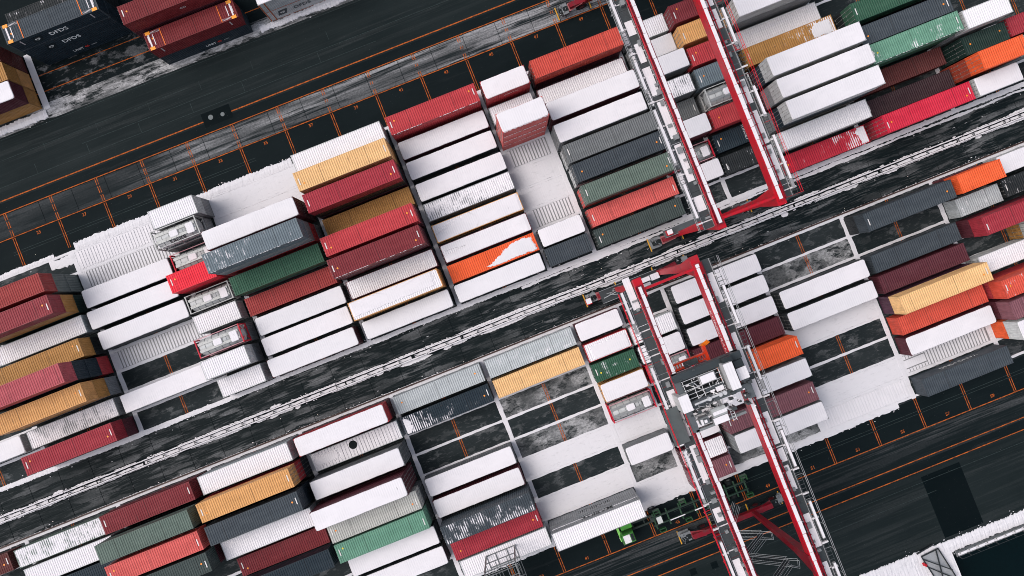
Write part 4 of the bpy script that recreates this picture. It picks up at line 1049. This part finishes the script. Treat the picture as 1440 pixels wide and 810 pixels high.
# ------------------------------------------------------------------ terminal truck and trailer
GRN = lin((60,122,50)); DGN = lin((62,112,70)); TG = 'parked truck and trailer'
tk = thing('terminal_tractor', 'bright green terminal tractor with white cab roof on the orange lane line', 'truck', (5.0,-34.55,0))
m = M(); m.box(-2.9,3.2,-.5,-.25,.6,.95); m.box(-2.9,3.2,.25,.5,.6,.95)
for x in (-2.6,-1.0,.6,1.8,3.0): m.box(x,x+.15,-.5,.5,.62,.9)
obj('chassis', m, FLAT, tk, lin((30,42,36)))
m = M(); m.poly([(-3.0,-1.3),(-1.25,-1.3),(-1.25,.05),(-2.7,.05),(-3.05,-.4)], .95, 2.75, .10, 2.6); cb = obj('cab', m, GLOSS, tk, GRN)
m = M(); m.box(-2.75,-1.85,-1.15,-.1,2.75,2.80); obj('cab_roof', m, FLAT, cb, lin((226,222,224)))
m = M(); m.box(-1.75,-1.4,-1.1,-.15,2.75,2.78); obj('roof_window', m, METAL, cb, lin((24,34,36)))
m = M(); m.box(-3.06,-3.0,-1.1,-.45,1.7,2.5); m.box(-2.5,-1.4,-1.33,-1.29,1.7,2.5); m.box(-1.26,-1.22,-1.1,-.2,1.7,2.5); obj('window', m, METAL, cb, lin((20,30,34)))
m = M(); m.box(-2.6,-1.1,.25,.95,.9,1.75); obj('engine_hood', m, GLOSS, tk, lin((70,150,52)))
m = M(); m.box(-3.15,-2.85,-1.3,1.25,.5,1.15); obj('bumper', m, GLOSS, tk, lin((140,215,110)))
for x in (-2.2,2.2):
    for y in (-1.0,1.0):
        m = M(); m.tube((x,y-.22,.52),(x,y+.22,.52),.52,18); wh = obj('wheel', m, RUBBER, tk, lin((18,24,26)))
        m = M(); m.tube((x,y-.235,.52),(x,y+.235,.52),.26,12); obj('rim', m, METAL, wh, lin((110,114,110)))
m = M(); m.tube((2.0,0,.95),(2.0,0,1.08),.5,16); obj('fifth_wheel', m, METAL, tk, lin((60,66,64)))
for n_, cc in (('headlight',lin((230,225,205))),):
    for y in (-.95,.9): m = M(); m.box(-3.18,-3.14,y-.14,y+.14,.7,.92); obj(n_, m, FLAT, tk, cc)
tl = thing('skeletal_trailer', 'long green skeletal container trailer coupled behind the green terminal tractor', 'trailer', (13.9,-34.95,0))
m = M(); m.box(-7.2,6.3,-.62,-.44,.95,1.3); m.box(-7.2,6.3,.44,.62,.95,1.3); obj('chassis_beam', m, FLAT, tl, lin((28,50,40)))
for x in (-6.9,-5.0,-3.2,-1.2,.4,2.0,3.4,4.7,6.1):
    m = M(); m.box(x-.09,x+.09,-1.1,1.1,1.05,1.25); obj('cross_member', m, FLAT, tl, lin((34,66,44)))
for x in (-6.3,-2.6,6.15):
    for y in (-1.0,1.0):
        m = M(); s_ = 1 if y > 0 else -1
        m.box(x-.45,x+.45,y+s_*.05,y+s_*.15,1.2,1.7); m.box(x-.45,x-.33,y-.2,y+s_*.5,1.2,1.75); m.box(x+.33,x+.45,y-.2,y+s_*.5,1.2,1.75); m.box(x-.45,x+.45,y+s_*.42,y+s_*.52,1.2,1.8)
        obj('corner_guide', m, GLOSS, tl, lin((36,76,44)))
m = M(); m.box(-6.6,-5.9,-.45,.45,1.3,1.42); obj('coupling_plate', m, FLAT, tl, lin((200,204,202)))
m = M(); m.box(-4.9,-2.8,-.62,-.5,1.3,1.36); m.box(-1.4,.2,-.62,-.48,1.3,1.36); obj('snow', m, SNOW, tl)
for x in (3.0,4.3):
    for y in (-.95,.95):
        m = M(); m.tube((x,y-.25,.5),(x,y+.25,.5),.5,16); wh = obj('wheel', m, RUBBER, tl, lin((18,24,26))); m = M(); m.tube((x,y-.265,.5),(x,y+.265,.5),.25,12); obj('rim', m, METAL, wh, lin((84,90,86)))

# ------------------------------------------------------------------ work platform at the yard end, quay furniture
wp = thing('work_platform', 'tall grey steel lattice access platform at the bottom edge beside a grey container', 'work platform', (-13.3,-33.7,0))
GRY = lin((128,132,132))
for x in (-2.0,2.0):
    for y in (-2.8,3.2):
        m = M(); m.bar((x,y,0),(x,y,8.0),.16); obj('post', m, METAL, wp, GRY)
m = M()
for z in (2.6,5.2,7.8):
    for y in (-2.8,-.8,1.6,3.2): m.bar((-2.0,y,z),(2.0,y,z),.10)
    for x in (-2.0,-.75,.8,2.0): m.bar((x,-2.8,z),(x,3.2,z),.08)
m.bar((-2,-2.8,2.6),(-2,3.2,7.8),.07); m.bar((2,-2.8,2.6),(2,3.2,7.8),.07); obj('lattice', m, METAL, wp, lin((104,108,110)))
m = M()
for x in (-2.0,2.0): m.tube((x,-2.8,8.9),(x,3.2,8.9),.03,5); m.tube((x,-2.8,8.4),(x,3.2,8.4),.03,5)
for y in (-2.8,3.2): m.tube((-2,y,8.9),(2,y,8.9),.03,5)
for i in range(9): m.tube((-2,-2.8+i*.75,7.8),(-2,-2.8+i*.75,8.9),.025,5); m.tube((2,-2.8+i*.75,7.8),(2,-2.8+i*.75,8.9),.025,5)
obj('railing', m, METAL, wp, lin((150,152,152)))
m = M(); m.box(-1.9,1.9,-2.7,-.9,7.82,7.86); m.box(-1.4,1.9,-.7,.2,7.82,7.86); obj('deck', m, METAL, wp, lin((62,68,70)))
m = M()
for i in range(14): m.box(1.5,1.95,-2.6+i*.3,-2.45+i*.3,7.9,8.3+R.uniform(0,.4))
obj('hose_rack', m, FLAT, wp, lin((96,62,54)))
qk = thing('quay_fender', 'snowy quay kerb with a row of recessed blocks above black water', 'quay kerb', (48.5,-54.35,0))
m = M(); m.box(-5.3,30,-.55,.28,0,.18); obj('kerb', m, FLAT, qk, lin((120,122,124)))
m = M(); m.box(-5.2,30,.05,.30,.18,.32); obj('wall', m, FLAT, qk, lin((84,88,90)))
for i in range(16):
    m = M(); m.box(-4.9+i*1.32,-4.05+i*1.32,-.12,.16,.18,.62); b = obj('block', m, FLAT, qk, lin((150,152,152))); m = M(); m.box(-4.9+i*1.32,-4.05+i*1.32,-.12,.16,.62,.68); obj('snow', m, SNOW, b)
m = M()
for i in range(22): m.box(-5.2+i*1.32,-5.12+i*1.32,-.50,-.42,.18,1.1)
m.tube((-5.2,-.46,1.1),(24,-.46,1.1),.035,6); obj('railing', m, METAL, qk, lin((48,54,56)))
m = M(); m.strip(-5.1,30,-.42,.02,.0,.02,.5,.26); obj('snow', m, SNOWG, qk)
ld = thing('quay_ladder_frame', 'dark steel frame over grey glass panels on the snowy quay corner', 'steel frame', (40.1,-54.6,0))
m = M(); m.add([(-1.5,1.7,.3),(1.0,1.9,.3),(1.7,-2.6,.8),(-.8,-2.6,.8)], [(0,3,2,1)]); obj('panel', m, METAL, ld, lin((168,170,172)))
m = M()
for a, b in (((-1.5,1.7,.4),(1.0,1.9,.4)),((1.0,1.9,.4),(1.7,-2.6,.9)),((-1.5,1.7,.4),(-.8,-2.6,.9)),((-1.4,1.3,.5),(1.4,-1.0,1.2)),((.6,1.8,.5),(-.2,-1.6,1.2)),((-1.5,.4,.5),(1.5,-2.4,1.0))): m.bar(a,b,.13)
obj('frame', m, FLAT, ld, lin((30,36,38)))
m = M(); m.bar((-1.9,2.2,.3),(.6,2.6,.3),.16); obj('rail', m, FLAT, ld, lin((36,40,42)))
hy = thing('hydrant', 'small red hydrant alone on the snow by the quay corner', 'hydrant', (38.6,-54.0,0))
m = M(); m.tube((0,0,0),(0,0,.8),.16,10); m.tube((-.26,0,.55),(.26,0,.55),.08,8); m.tube((0,-.24,.55),(0,.24,.55),.08,8); obj('body', m, GLOSS, hy, lin((200,16,36)))
m = M(); m.tube((0,0,.8),(0,0,.95),.12,10,.05); obj('cap', m, GLOSS, hy, lin((170,16,30)))
